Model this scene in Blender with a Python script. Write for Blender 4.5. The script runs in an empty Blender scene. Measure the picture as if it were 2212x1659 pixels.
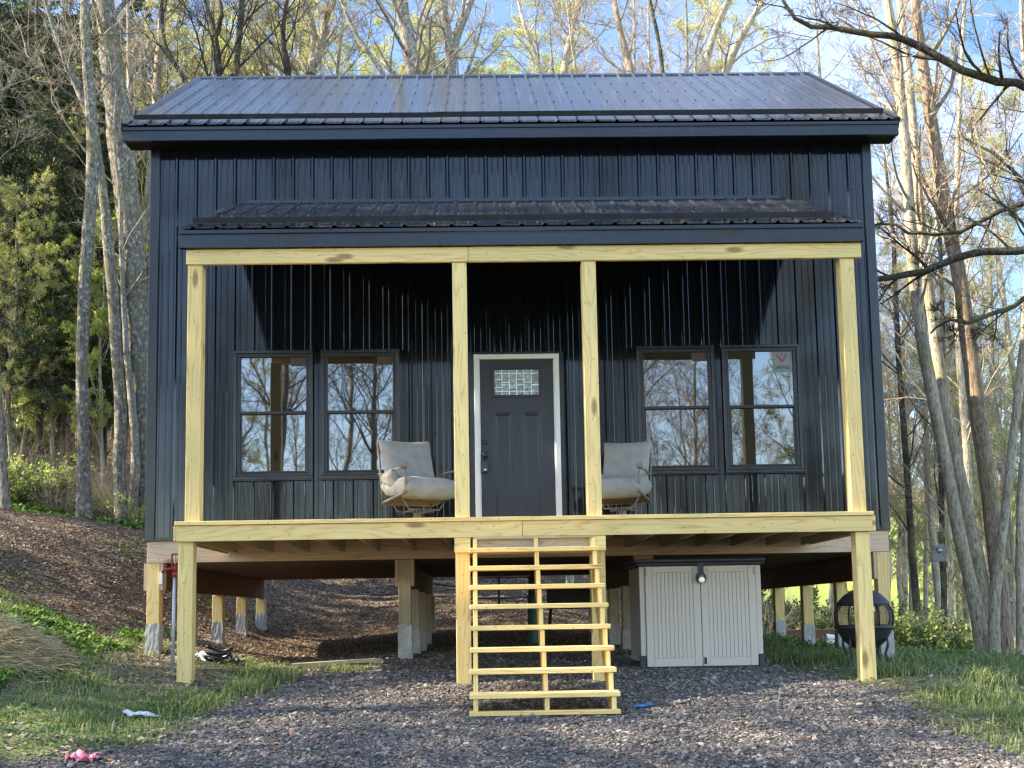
import bpy, math, random
import numpy as np
from mathutils import Vector, Matrix
random.seed(7); rng = np.random.default_rng(7)
S = bpy.context.scene; COL = S.collection
PI = math.pi
# ------------------------------------------------------------------ camera
CAM = np.array([-0.4158, -12.5095, 0.6]); PITCH, YAW, ROLL = -0.1018, -0.0190, -0.0168
FPX, PPX, PPY, PW = 2354.13, 1088.58, 1088.85, 2212.0
def cam_rot():
    cp, sp = math.cos(PITCH), math.sin(PITCH); cy, sy = math.cos(YAW), math.sin(YAW); cr, sr = math.cos(ROLL), math.sin(ROLL)
    B = np.array([[1, 0, 0], [0, 0, -1], [0, 1, 0]], float)
    return (np.array([[cr, -sr, 0], [sr, cr, 0], [0, 0, 1]]) @ np.array([[1, 0, 0], [0, cp, -sp], [0, sp, cp]]) @ B
            @ np.array([[cy, sy, 0], [-sy, cy, 0], [0, 0, 1]]))
RC = cam_rot()
def at(px, py, Y):
    """world point on the plane y=Y seen at pixel (px,py) of a 2212 px wide picture"""
    d = RC.T @ np.array([(px - PPX) / FPX, (py - PPY) / FPX, 1.0])
    return CAM + d * ((Y - CAM[1]) / d[1])
cd = bpy.data.cameras.new('camera'); cam = bpy.data.objects.new('camera', cd); COL.objects.link(cam)
m = RC.T @ np.diag([1, -1, -1])
cam.matrix_world = Matrix([[*m[0], CAM[0]], [*m[1], CAM[1]], [*m[2], CAM[2]], [0, 0, 0, 1]])
cd.sensor_width = 36; cd.lens = 36 * FPX / PW; cd.shift_x = (1106 - PPX) / PW; cd.shift_y = (PPY - 829.5) / PW
cd.clip_end = 2000; cd.clip_start = 0.05
S.camera = cam
# ------------------------------------------------------------------ light
SUN = Vector((-0.90, -0.04, 0.62)).normalized()
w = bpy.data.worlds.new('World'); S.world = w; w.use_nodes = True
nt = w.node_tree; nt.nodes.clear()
def N(nt, t, **k):
    n = nt.nodes.new(t)
    for a, b in k.items(): setattr(n, a, b)
    return n
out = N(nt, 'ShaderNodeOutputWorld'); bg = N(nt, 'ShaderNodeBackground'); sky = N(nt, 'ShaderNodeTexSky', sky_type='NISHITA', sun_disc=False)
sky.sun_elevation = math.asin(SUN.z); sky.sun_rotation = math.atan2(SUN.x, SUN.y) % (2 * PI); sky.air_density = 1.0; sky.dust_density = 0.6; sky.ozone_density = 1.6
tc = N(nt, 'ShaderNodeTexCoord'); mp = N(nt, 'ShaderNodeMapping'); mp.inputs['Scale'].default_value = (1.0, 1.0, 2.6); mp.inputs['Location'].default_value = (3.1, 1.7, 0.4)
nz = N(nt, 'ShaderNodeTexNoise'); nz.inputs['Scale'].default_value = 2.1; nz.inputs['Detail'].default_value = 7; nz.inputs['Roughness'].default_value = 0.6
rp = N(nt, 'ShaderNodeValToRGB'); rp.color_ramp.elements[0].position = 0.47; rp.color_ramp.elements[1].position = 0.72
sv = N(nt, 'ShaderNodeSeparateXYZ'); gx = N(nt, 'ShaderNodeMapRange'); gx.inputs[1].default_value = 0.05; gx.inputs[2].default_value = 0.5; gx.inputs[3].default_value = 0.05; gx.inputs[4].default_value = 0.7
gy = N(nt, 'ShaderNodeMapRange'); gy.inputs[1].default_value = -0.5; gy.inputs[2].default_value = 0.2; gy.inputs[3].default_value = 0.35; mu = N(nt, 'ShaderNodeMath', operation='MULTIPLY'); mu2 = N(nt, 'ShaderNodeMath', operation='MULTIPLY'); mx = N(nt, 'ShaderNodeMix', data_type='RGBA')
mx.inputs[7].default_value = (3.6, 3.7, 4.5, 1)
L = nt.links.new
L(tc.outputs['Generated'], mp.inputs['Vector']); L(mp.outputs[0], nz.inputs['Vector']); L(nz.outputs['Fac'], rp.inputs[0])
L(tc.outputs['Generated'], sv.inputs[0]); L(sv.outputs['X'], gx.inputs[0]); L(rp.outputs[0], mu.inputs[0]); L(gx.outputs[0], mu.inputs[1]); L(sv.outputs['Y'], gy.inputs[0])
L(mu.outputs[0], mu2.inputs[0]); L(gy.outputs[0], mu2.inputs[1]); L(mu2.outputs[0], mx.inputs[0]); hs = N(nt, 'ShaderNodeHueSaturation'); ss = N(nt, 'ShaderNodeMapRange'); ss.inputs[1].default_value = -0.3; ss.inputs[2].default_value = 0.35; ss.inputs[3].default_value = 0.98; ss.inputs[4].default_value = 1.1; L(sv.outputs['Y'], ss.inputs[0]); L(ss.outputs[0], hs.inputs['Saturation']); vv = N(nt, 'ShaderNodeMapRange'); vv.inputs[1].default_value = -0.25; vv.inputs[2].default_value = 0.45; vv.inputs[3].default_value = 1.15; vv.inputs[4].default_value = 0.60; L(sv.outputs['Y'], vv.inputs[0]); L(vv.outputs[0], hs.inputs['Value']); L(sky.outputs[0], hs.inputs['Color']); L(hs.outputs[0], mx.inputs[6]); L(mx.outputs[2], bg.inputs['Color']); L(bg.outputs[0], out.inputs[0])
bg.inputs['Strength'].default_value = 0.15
sl = bpy.data.lights.new('sun', 'SUN'); so = bpy.data.objects.new('sun', sl); COL.objects.link(so)
sl.energy = 4.2; sl.angle = math.radians(0.5); sl.color = (1.0, 0.86, 0.66)
so.rotation_euler = SUN.to_track_quat('Z', 'Y').to_euler(); so.location = (-20, 0, 20)
S.view_settings.view_transform = 'Standard'; S.view_settings.look = 'None'; S.view_settings.gamma = 1; S.view_settings.exposure = 2.1
S.cycles.max_bounces = 6; S.cycles.diffuse_bounces = 3; S.cycles.glossy_bounces = 3; S.cycles.transparent_max_bounces = 6; S.cycles.use_denoising = True; S.cycles.filter_width = 1.4; S.cycles.sample_clamp_indirect = 8
# ------------------------------------------------------------------ helpers
def tag(o, label=None, cat=None, group=None, kind=None):
    if label: o['label'] = label
    if cat: o['category'] = cat
    if group: o['group'] = group
    if kind: o['kind'] = kind
    return o
def empty(name, loc=(0, 0, 0), rz=0.0):
    o = bpy.data.objects.new(name, None); COL.objects.link(o); o.location = loc; o.rotation_euler[2] = rz; o.empty_display_size = 0.2
    return o
def copy_tree(o, parent=None):
    c = o.copy(); COL.objects.link(c)
    if parent: c.parent = parent
    for ch in [x for x in o.children]: copy_tree(ch, c)
    return c
def frame_of(t):
    t = t / (np.linalg.norm(t) + 1e-12)
    a = np.array([0, 0, 1.0]) if abs(t[2]) < 0.9 else np.array([1.0, 0, 0])
    u = np.cross(a, t); u /= np.linalg.norm(u); return u, np.cross(t, u)
_cs = {n: np.stack([np.cos(np.arange(n) * 2 * PI / n), np.sin(np.arange(n) * 2 * PI / n)], 1) for n in range(3, 49)}
class MB:
    def __init__(s): s.v = []; s.f = []; s.uv = []; s.n = 0
    def add(s, V, F, UV=None):
        V = np.asarray(V, float); s.v.append(V)
        for i, f in enumerate(F):
            s.f.append(tuple(int(q) + s.n for q in f)); s.uv.append(UV[i] if UV is not None else None)
        s.n += len(V); return s
    def box(s, x0, x1, y0, y1, z0, z1, M=None):
        a = np.array([[x, y, z] for x in (x0, x1) for y in (y0, y1) for z in (z0, z1)], float)
        F = [(0, 1, 3, 2), (4, 6, 7, 5), (0, 4, 5, 1), (2, 3, 7, 6), (0, 2, 6, 4), (1, 5, 7, 3)]
        dims = [abs(x1 - x0), abs(y1 - y0), abs(z1 - z0)]; la = int(np.argmax(dims)); o1, o2 = random.uniform(0, 50), random.uniform(0, 50); UV = []
        for k, f in enumerate(F):
            nax = [0, 0, 1, 1, 2, 2][k]; ax = [i for i in range(3) if i != nax]
            if la in ax: u, v = la, [i for i in ax if i != la][0]
            else: u, v = ax
            UV.append([(a[i][u] + o1, a[i][v] + o2 + k * 0.31) for i in f])
        if M is not None:
            M = np.array(M); a = a @ M[:3, :3].T + M[:3, 3]
        return s.add(a, F, UV)
    def beam(s, p, q, w, h):
        """a board from p to q, w wide (sideways) and h tall"""
        p, q = np.array(p, float), np.array(q, float); t = q - p; Ln = np.linalg.norm(t); t /= Ln
        side = np.cross(t, [0, 0, 1.0]); side = side / np.linalg.norm(side) if np.linalg.norm(side) > 1e-3 else np.array([1.0, 0, 0]); up = np.cross(side, t)
        M = np.eye(4); M[:3, 0] = t; M[:3, 1] = side; M[:3, 2] = up; M[:3, 3] = p
        return s.box(0, Ln, -w / 2, w / 2, -h / 2, h / 2, M)
    def tube(s, P, R, n=6, cap=True, flat=1.0):
        P = np.asarray(P, float); k = len(P); R = np.broadcast_to(np.asarray(R, float), (k,)); T = np.gradient(P, axis=0) if k > 2 else np.repeat([P[1] - P[0]], k, 0)
        u, v = frame_of(T[0]); V = np.empty((k, n, 3)); c = _cs[n]
        for i in range(k):
            t = T[i] / (np.linalg.norm(T[i]) + 1e-12); u = u - t * (u @ t); u /= np.linalg.norm(u) + 1e-12; v = np.cross(t, u)
            V[i] = P[i] + R[i] * (c[:, :1] * u + flat * c[:, 1:] * v)
        F = [(i * n + j, i * n + (j + 1) % n, (i + 1) * n + (j + 1) % n, (i + 1) * n + j) for i in range(k - 1) for j in range(n)]
        if cap: F += [tuple(range(n))[::-1], tuple((k - 1) * n + j for j in range(n))]
        return s.add(V.reshape(-1, 3), F)
    def lathe(s, prof, c=(0, 0, 0), n=24, cap=True):
        V = []; k = len(prof)
        for r, z in prof: V += [(c[0] + r * a, c[1] + r * b, c[2] + z) for a, b in _cs[n]]
        F = [(i * n + j, i * n + (j + 1) % n, (i + 1) * n + (j + 1) % n, (i + 1) * n + j) for i in range(k - 1) for j in range(n)]
        if cap: F += [tuple(range(n))[::-1], tuple((k - 1) * n + j for j in range(n))]
        return s.add(V, F)
    def prism(s, poly, a0, a1, axis=0):
        """polygon extruded along an axis: poly in the other two coordinates"""
        n = len(poly); V = []
        for a in (a0, a1):
            for (p, q) in poly: V.append((a, p, q) if axis == 0 else ((p, a, q) if axis == 1 else (p, q, a)))
        F = [tuple(range(n))[::-1], tuple(range(n, 2 * n))] + [(i, (i + 1) % n, n + (i + 1) % n, n + i) for i in range(n)]
        V = np.array(V, float); o1, o2 = random.uniform(0, 50), random.uniform(0, 50)
        g = V[:, [i for i in range(3) if i != axis]]; c0 = g[:n].mean(0); d = np.linalg.svd(g[:n] - c0)[2]; L2 = (g - c0) @ d.T
        UV = []
        for f in F:
            if len(f) == n and f in (F[0], F[1]): UV.append([(L2[i][0] + o1, L2[i][1] + o2) for i in f])
            else: UV.append([(L2[i][0] + o1 + L2[i][1], V[i][axis] + o2) for i in f])
        return s.add(V, F, UV)
    def build(s, name, mat, parent=None, smooth=False, bevel=0, sub=0, seg=1):
        me = bpy.data.meshes.new(name); V = np.concatenate(s.v) if s.v else np.zeros((0, 3))
        lens = np.array([len(f) for f in s.f], np.int32); me.vertices.add(len(V)); me.vertices.foreach_set('co', V.ravel())
        me.loops.add(int(lens.sum())); me.loops.foreach_set('vertex_index', np.concatenate([np.array(f, np.int32) for f in s.f]))
        me.polygons.add(len(lens)); me.polygons.foreach_set('loop_start', np.concatenate([[0], np.cumsum(lens)[:-1]]).astype(np.int32)); me.polygons.foreach_set('loop_total', lens)
        me.update(calc_edges=True)
        if any(u is not None for u in s.uv):
            ul = me.uv_layers.new(name='uv'); arr = []
            for f, u in zip(s.f, s.uv): arr += ([c for q in u for c in q] if u is not None else [0.0] * (2 * len(f)))
            ul.data.foreach_set('uv', np.array(arr, np.float32))
        me.polygons.foreach_set('use_smooth', np.full(len(lens), bool(smooth)))
        me.materials.append(mat); o = bpy.data.objects.new(name, me); COL.objects.link(o)
        if parent: o.parent = parent
        if bevel:
            b = o.modifiers.new('b', 'BEVEL'); b.width = bevel; b.segments = seg; b.limit_method = 'ANGLE'; b.angle_limit = 0.6
        if sub:
            b = o.modifiers.new('s', 'SUBSURF'); b.levels = sub; b.render_levels = sub
        return o
def raw(name, V, F, mat, parent=None, smooth=False):
    """V (n,3), F (m,k) arrays -> object, fast"""
    me = bpy.data.meshes.new(name); V = np.asarray(V, np.float32); F = np.asarray(F, np.int32); k = F.shape[1]
    me.vertices.add(len(V)); me.vertices.foreach_set('co', V.ravel()); me.loops.add(F.size); me.loops.foreach_set('vertex_index', F.ravel())
    me.polygons.add(len(F)); me.polygons.foreach_set('loop_start', np.arange(0, F.size, k, dtype=np.int32)); me.polygons.foreach_set('loop_total', np.full(len(F), k, np.int32))
    me.update(calc_edges=True)
    me.polygons.foreach_set('use_smooth', np.full(len(F), bool(smooth)))
    me.materials.append(mat); o = bpy.data.objects.new(name, me); COL.objects.link(o)
    if parent: o.parent = parent
    return o
# ------------------------------------------------------------------ materials
def mat(name, col, rough=0.6, spec=0.5, metal=0.0, **k):
    m = bpy.data.materials.new(name); m.use_nodes = True; b = m.node_tree.nodes['Principled BSDF']
    b.inputs['Base Color'].default_value = (*col, 1); b.inputs['Roughness'].default_value = rough; b.inputs['Metallic'].default_value = metal
    b.inputs['Specular IOR Level'].default_value = spec
    for a, v in k.items(): b.inputs[a.replace('_', ' ')].default_value = v
    return m
def ramp(nt, fac, stops):
    r = N(nt, 'ShaderNodeValToRGB'); e = r.color_ramp.elements
    while len(e) < len(stops): e.new(0.5)
    for q, (p, c) in zip(e, stops): q.position = p; q.color = (*c, 1) if len(c) == 3 else c
    nt.links.new(fac, r.inputs[0]); return r.outputs[0]
def noise(nt, vec, scale, detail=3, rough=0.55, dist=0.0):
    n = N(nt, 'ShaderNodeTexNoise'); n.inputs['Scale'].default_value = scale; n.inputs['Detail'].default_value = detail; n.inputs['Roughness'].default_value = rough; n.inputs['Distortion'].default_value = dist
    if vec: nt.links.new(vec, n.inputs['Vector'])
    return n.outputs['Fac']
def mapping(nt, vec, sc):
    n = N(nt, 'ShaderNodeMapping'); n.inputs['Scale'].default_value = sc; nt.links.new(vec, n.inputs['Vector']); return n.outputs[0]
def mixc(nt, fac, a, b, mode='MIX'):
    n = N(nt, 'ShaderNodeMix', data_type='RGBA', blend_type=mode)
    for s_, v in ((0, fac), (6, a), (7, b)):
        if isinstance(v, (int, float)): n.inputs[s_].default_value = v
        elif isinstance(v, tuple): n.inputs[s_].default_value = (*v, 1)
        else: nt.links.new(v, n.inputs[s_])
    return n.outputs[2]
def mathn(nt, op, a, b=None):
    n = N(nt, 'ShaderNodeMath', operation=op)
    for i, v in enumerate((a, b)):
        if v is None: continue
        if isinstance(v, (int, float)): n.inputs[i].default_value = v
        else: nt.links.new(v, n.inputs[i])
    return n.outputs[0]
def bump(nt, h, strength, dist, b):
    n = N(nt, 'ShaderNodeBump'); n.inputs['Strength'].default_value = strength; n.inputs['Distance'].default_value = dist
    nt.links.new(h, n.inputs['Height']); nt.links.new(n.outputs[0], b.inputs['Normal'])
def wood(name, lo, hi, knot=(0.24, 0.125, 0.05), green=0.25, rough=0.7, knots=True):
    m = mat(name, hi, rough, 0.3); nt = m.node_tree; b = nt.nodes['Principled BSDF']; tc = N(nt, 'ShaderNodeUVMap').outputs[0]
    g1 = noise(nt, mapping(nt, tc, (1.2, 45, 1)), 1.0, 4, 0.6)
    # cathedral bands: v + slow noise, turned into rings
    sx = N(nt, 'ShaderNodeSeparateXYZ'); nt.links.new(tc, sx.inputs[0])
    slow = noise(nt, mapping(nt, tc, (0.55, 5, 1)), 1.0, 2, 0.5)
    band = mathn(nt, 'ADD', mathn(nt, 'MULTIPLY', sx.outputs[1], 20.0), mathn(nt, 'MULTIPLY', slow, 13.0))
    w_ = mathn(nt, 'POWER', mathn(nt, 'ABSOLUTE', mathn(nt, 'SINE', mathn(nt, 'MULTIPLY', band, 3.1))), 0.6)
    f = mathn(nt, 'ADD', mathn(nt, 'MULTIPLY', g1, 0.75), mathn(nt, 'MULTIPLY', w_, 0.42))
    c = ramp(nt, f, [(0.27, lo), (0.66, hi), (0.9, tuple(min(1, x * 1.1) for x in hi))])
    c = mixc(nt, mathn(nt, 'MULTIPLY', ramp(nt, noise(nt, mapping(nt, tc, (0.8, 3, 1)), 1.3, 3), [(0.42, (0, 0, 0)), (0.7, (1, 1, 1))]), green), c, (0.52, 0.47, 0.20))
    if knots:
        v = N(nt, 'ShaderNodeTexVoronoi', voronoi_dimensions='2D'); v.inputs['Scale'].default_value = 1; nt.links.new(mapping(nt, tc, (0.85, 2.7, 1)), v.inputs['Vector'])
        k = ramp(nt, v.outputs['Distance'], [(0.045, (1, 1, 1)), (0.10, (0, 0, 0))]); c = mixc(nt, mathn(nt, 'MULTIPLY', k, .8), c, knot)
        # nail heads and specks
        v2 = N(nt, 'ShaderNodeTexVoronoi', voronoi_dimensions='2D'); nt.links.new(mapping(nt, tc, (4.2, 7, 1)), v2.inputs['Vector']); v2.inputs['Scale'].default_value = 1
        k2 = ramp(nt, v2.outputs['Distance'], [(0.03, (0.75, 0.75, 0.75)), (0.055, (0, 0, 0))]); c = mixc(nt, mathn(nt, 'MULTIPLY', k2, 0.7), c, (0.14, 0.11, 0.07))
    g = N(nt, 'ShaderNodeNewGeometry')
    oi = N(nt, 'ShaderNodeObjectInfo'); hs = N(nt, 'ShaderNodeHueSaturation'); nt.links.new(c, hs.inputs['Color'])
    mr = N(nt, 'ShaderNodeMapRange'); mr.inputs[3].default_value = 0.84; mr.inputs[4].default_value = 1.08; nt.links.new(oi.outputs['Random'], mr.inputs[0]); nt.links.new(mr.outputs[0], hs.inputs['Value'])
    nt.links.new(hs.outputs[0], b.inputs['Base Color']); bump(nt, f, 0.25, 0.002, b); return m
M = {}
M['pine'] = wood('new_pine', (0.57, 0.37, 0.125), (0.82, 0.60, 0.245))
M['pine2'] = wood('new_pine_posts', (0.55, 0.37, 0.125), (0.79, 0.59, 0.245), green=0.18)
M['rim'] = wood('rim_wood', (0.36, 0.24, 0.15), (0.56, 0.40, 0.28), green=0.05)
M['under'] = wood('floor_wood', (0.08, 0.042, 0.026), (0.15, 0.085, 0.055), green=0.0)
M['grey'] = wood('weathered_wood', (0.24, 0.19, 0.13), (0.40, 0.33, 0.24), green=0.2)
def metal_mat(name, col, rough=0.28, spec=0.9, dents=0.0, dirt=0.35, scale=(1.2, 1.2, 0.6), streak=(9, 9, 0.7)):
    m = mat(name, col, rough, spec); nt = m.node_tree; b = nt.nodes['Principled BSDF']; tc = N(nt, 'ShaderNodeTexCoord').outputs['Object']
    n1 = noise(nt, mapping(nt, tc, streak), 1.0, 5, 0.65)
    n2 = noise(nt, tc, 2.3, 5, 0.7)
    mr = N(nt, 'ShaderNodeMapRange'); mr.inputs[1].default_value = 0.3; mr.inputs[2].default_value = 0.75; mr.inputs[3].default_value = rough * 0.75; mr.inputs[4].default_value = rough * 1.6
    nt.links.new(mathn(nt, 'ADD', mathn(nt, 'MULTIPLY', n1, 0.5), mathn(nt, 'MULTIPLY', n2, 0.5)), mr.inputs[0]); nt.links.new(mr.outputs[0], b.inputs['Roughness'])
    c = mixc(nt, mathn(nt, 'MULTIPLY', ramp(nt, n1, [(0.52, (0, 0, 0)), (0.74, (1, 1, 1))]), dirt), col, tuple(x * 1.6 + 0.022 for x in col))
    v = N(nt, 'ShaderNodeTexVoronoi'); v.inputs['Scale'].default_value = 11; nt.links.new(tc, v.inputs['Vector'])
    sp = mathn(nt, 'MULTIPLY', ramp(nt, v.outputs['Distance'], [(0.05, (1, 1, 1)), (0.09, (0, 0, 0))]), ramp(nt, n2, [(0.5, (0, 0, 0)), (0.62, (1, 1, 1))]))
    c = mixc(nt, mathn(nt, 'MULTIPLY', sp, dirt * 0.8), c, (0.16, 0.15, 0.13))
    nt.links.new(c, b.inputs['Base Color'])
    bump(nt, noise(nt, mapping(nt, tc, scale), 3.0, 2), 0.35, 0.004 + dents, b); return m
M['siding'] = metal_mat('black_siding', (0.006, 0.008, 0.012), 0.075, 0.48, 0.0, 0.10)
M['roof'] = metal_mat('black_roofing', (0.030, 0.031, 0.034), 0.14, 1.0, 0.0, 1.0, streak=(11, 0.9, 0.9))
M['trim'] = metal_mat('black_trim', (0.011, 0.013, 0.018), 0.22, 0.55, 0.012, 0.15)
M['guard'] = metal_mat('guard_metal', (0.02, 0.024, 0.032), 0.35, 0.7, 0.0, 0.4)
M['soffit'] = mat('soffit', (0.008, 0.008, 0.010), 0.6, 0.2)
M['wframe'] = mat('window_vinyl', (0.012, 0.013, 0.017), 0.38, 0.5)
M['screw'] = mat('screw', (0.012, 0.012, 0.015), 0.4)
def glassm(name, tint, f0, dist=0.0012):
    m = mat(name, tint, 0.015, 0.5); b = m.node_tree.nodes['Principled BSDF']; b.inputs['IOR'].default_value = f0
    nt = m.node_tree; tc = N(nt, 'ShaderNodeTexCoord').outputs['Object']; bump(nt, noise(nt, tc, 2.6, 1), 0.14, dist * 3, b); return m
M['glass'] = glassm('window_glass', (0.006, 0.009, 0.012), 2.6)
M['white'] = mat('white_trim', (0.74, 0.75, 0.74), 0.45)
M['door'] = mat('door_paint', (0.024, 0.027, 0.036), 0.42, 0.5)
M['black'] = mat('black_plastic', (0.012, 0.013, 0.016), 0.4)
M['chrome'] = mat('steel', (0.55, 0.55, 0.56), 0.22, 0.5, 1.0)
M['galv'] = mat('galvanised_pipe', (0.42, 0.44, 0.46), 0.45, 0.5, 0.5)
M['red'] = mat('red_enamel', (0.26, 0.012, 0.018), 0.35)
M['resin'] = mat('beige_resin', (0.58, 0.53, 0.46), 0.5, 0.4)
M['resin_side'] = mat('grey_resin', (0.34, 0.32, 0.29), 0.55, 0.3)
M['slate'] = mat('slate_resin', (0.030, 0.038, 0.052), 0.5)
def fabricm(name, col, col2):
    m = mat(name, col, 0.9, 0.15); nt = m.node_tree; b = nt.nodes['Principled BSDF']; tc = N(nt, 'ShaderNodeTexCoord').outputs['Object']
    c = mixc(nt, ramp(nt, noise(nt, tc, 6, 5, 0.7), [(0.35, (0, 0, 0)), (0.7, (1, 1, 1))]), col, col2); nt.links.new(c, b.inputs['Base Color'])
    bump(nt, mathn(nt, 'ADD', noise(nt, tc, 9, 4), mathn(nt, 'MULTIPLY', noise(nt, tc, 120, 2), 0.15)), 0.5, 0.02, b); return m
M['fabric'] = fabricm('cushion_fabric', (0.32, 0.305, 0.275), (0.23, 0.22, 0.20)); M['sling'] = mat('seat_underside', (.085, .062, .045), .8)
M['tan_metal'] = mat('tan_metal', (0.17, 0.145, 0.12), 0.5)
M['iron'] = mat('rusty_iron', (0.022, 0.020, 0.022), 0.55)
M['paper'] = fabricm('white_wrap', (0.50, 0.49, 0.46), (0.30, 0.285, 0.25)); M['bagp'] = fabricm('white_film', (0.68, 0.69, 0.69), (0.5, 0.5, 0.5))
def barkm(name, base, dark, lichen, lf):
    m = mat(name, base, 0.9, 0.15); nt = m.node_tree; b = nt.nodes['Principled BSDF']; tc = N(nt, 'ShaderNodeTexCoord').outputs['Object']
    n1 = noise(nt, mapping(nt, tc, (30, 30, 6)), 1.0, 6, 0.75, 0.6)
    c = ramp(nt, n1, [(0.40, dark), (0.54, base), (0.70, tuple(x * 1.5 for x in base))])
    n2 = noise(nt, mapping(nt, tc, (1, 1, 0.8)), 13, 5, 0.75)
    c = mixc(nt, mathn(nt, 'MULTIPLY', ramp(nt, n2, [(0.54, (0, 0, 0)), (0.60, (1, 1, 1))]), lf), c, lichen)
    vb = N(nt, 'ShaderNodeTexVoronoi'); vb.inputs['Scale'].default_value = 7; nt.links.new(tc, vb.inputs['Vector']); c = mixc(nt, mathn(nt, 'MULTIPLY', ramp(nt, vb.outputs['Distance'], [(0.20, (1, 1, 1)), (0.27, (0, 0, 0))]), lf * .8), c, lichen)
    n3 = noise(nt, tc, 1.1, 2); c = mixc(nt, mathn(nt, 'MULTIPLY', ramp(nt, n3, [(0.48, (0, 0, 0)), (0.64, (1, 1, 1))]), 0.4), c, (0.20, 0.19, 0.07))
    nt.links.new(c, b.inputs['Base Color']); bump(nt, n1, 0.9, 0.03, b); return m
M['bark'] = barkm('grey_bark', (0.29, 0.255, 0.215), (0.10, 0.083, 0.068), (0.42, 0.45, 0.38), 0.75)
M['bark_mid'] = barkm('brown_grey_bark', (0.20, 0.175, 0.145), (0.07, 0.056, 0.045), (0.40, 0.42, 0.34), 0.8)
M['bark_pale'] = barkm('pale_bark', (0.50, 0.43, 0.33), (0.20, 0.155, 0.11), (0.46, 0.47, 0.34), 0.75)
M['bark_dark'] = barkm('dark_bark', (0.060, 0.050, 0.044), (0.022, 0.018, 0.016), (0.16, 0.18, 0.12), 0.5)
M['bark_red'] = barkm('red_bark', (0.34, 0.25, 0.185), (0.13, 0.09, 0.065), (0.34, 0.34, 0.28), 0.3)
def islandm(name, stops, rough=0.8, trans=0.0, spec=0.2):
    m = mat(name, stops[0][1], rough, spec); nt = m.node_tree; b = nt.nodes['Principled BSDF']; g = N(nt, 'ShaderNodeNewGeometry')
    c = ramp(nt, g.outputs['Random Per Island'], stops); nt.links.new(c, b.inputs['Base Color'])
    if trans:
        t = N(nt, 'ShaderNodeBsdfTranslucent'); nt.links.new(c, t.inputs[0]); mx = N(nt, 'ShaderNodeMixShader'); mx.inputs[0].default_value = trans
        nt.links.new(b.outputs[0], mx.inputs[1]); nt.links.new(t.outputs[0], mx.inputs[2]); nt.links.new(mx.outputs[0], nt.nodes['Material Output'].inputs[0])
    return m
M['twig'] = islandm('twigs', [(0.0, (0.16, 0.125, 0.095)), (0.5, (0.33, 0.265, 0.19)), (1.0, (0.46, 0.38, 0.27))])
M['twig_dark'] = islandm('dark_twigs', [(0.0, (0.05, 0.04, 0.035)), (1.0, (0.10, 0.08, 0.065))])
M['bud'] = islandm('spring_buds', [(0.0, (0.44, 0.42, 0.15)), (0.45, (0.58, 0.58, 0.22)), (0.8, (0.48, 0.58, 0.18)), (1.0, (0.52, 0.40, 0.22))], 0.7, 0.45)
M['leaf'] = islandm('young_leaves', [(0.0, (0.30, 0.40, 0.09)), (0.6, (0.48, 0.56, 0.15)), (1.0, (0.64, 0.64, 0.24))], 0.6, 0.5)
M['shrubleaf'] = islandm('shrub_leaves', [(0.0, (0.06, 0.11, 0.035)), (0.6, (0.15, 0.22, 0.07)), (1.0, (0.32, 0.36, 0.14))], 0.6, 0.35)
M['needle'] = islandm('needles', [(0.0, (0.022, 0.045, 0.028)), (0.55, (0.055, 0.092, 0.045)), (0.85, (0.13, 0.17, 0.075)), (1.0, (0.26, 0.24, 0.14))], 0.6, 0.2)
M['stone'] = islandm('gravel_stone', [(0.0, (0.058, 0.053, 0.050)), (0.35, (0.102, 0.094, 0.088)), (0.66, (0.150, 0.135, 0.122)), (0.88, (0.215, 0.185, 0.16)), (0.96, (0.38, 0.33, 0.29)), (1.0, (0.30, 0.15, 0.10))], 0.75, 0, 0.3)
M['grass'] = islandm('grass_blades', [(0.0, (0.075, 0.12, 0.04)), (0.5, (0.17, 0.25, 0.08)), (0.8, (0.30, 0.36, 0.13)), (1.0, (0.48, 0.42, 0.24))], 0.6, 0.35)
M['straw'] = islandm('dry_grass', [(0.0, (0.34, 0.26, 0.14)), (0.6, (0.58, 0.47, 0.28)), (1.0, (0.74, 0.64, 0.42))], 0.8, 0.25)
M['litter'] = islandm('dead_leaves', [(0.0, (0.11, 0.088, 0.068)), (0.4, (0.24, 0.19, 0.145)), (0.78, (0.38, 0.30, 0.225)), (0.96, (0.40, 0.33, 0.26)), (1.0, (0.32, 0.14, 0.08))], 0.8, 0.15)
M['sprout'] = islandm('low_weeds', [(0.0, (0.07, 0.15, 0.035)), (0.6, (0.15, 0.27, 0.06)), (1.0, (0.32, 0.42, 0.12))], 0.6, 0.3)
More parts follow.
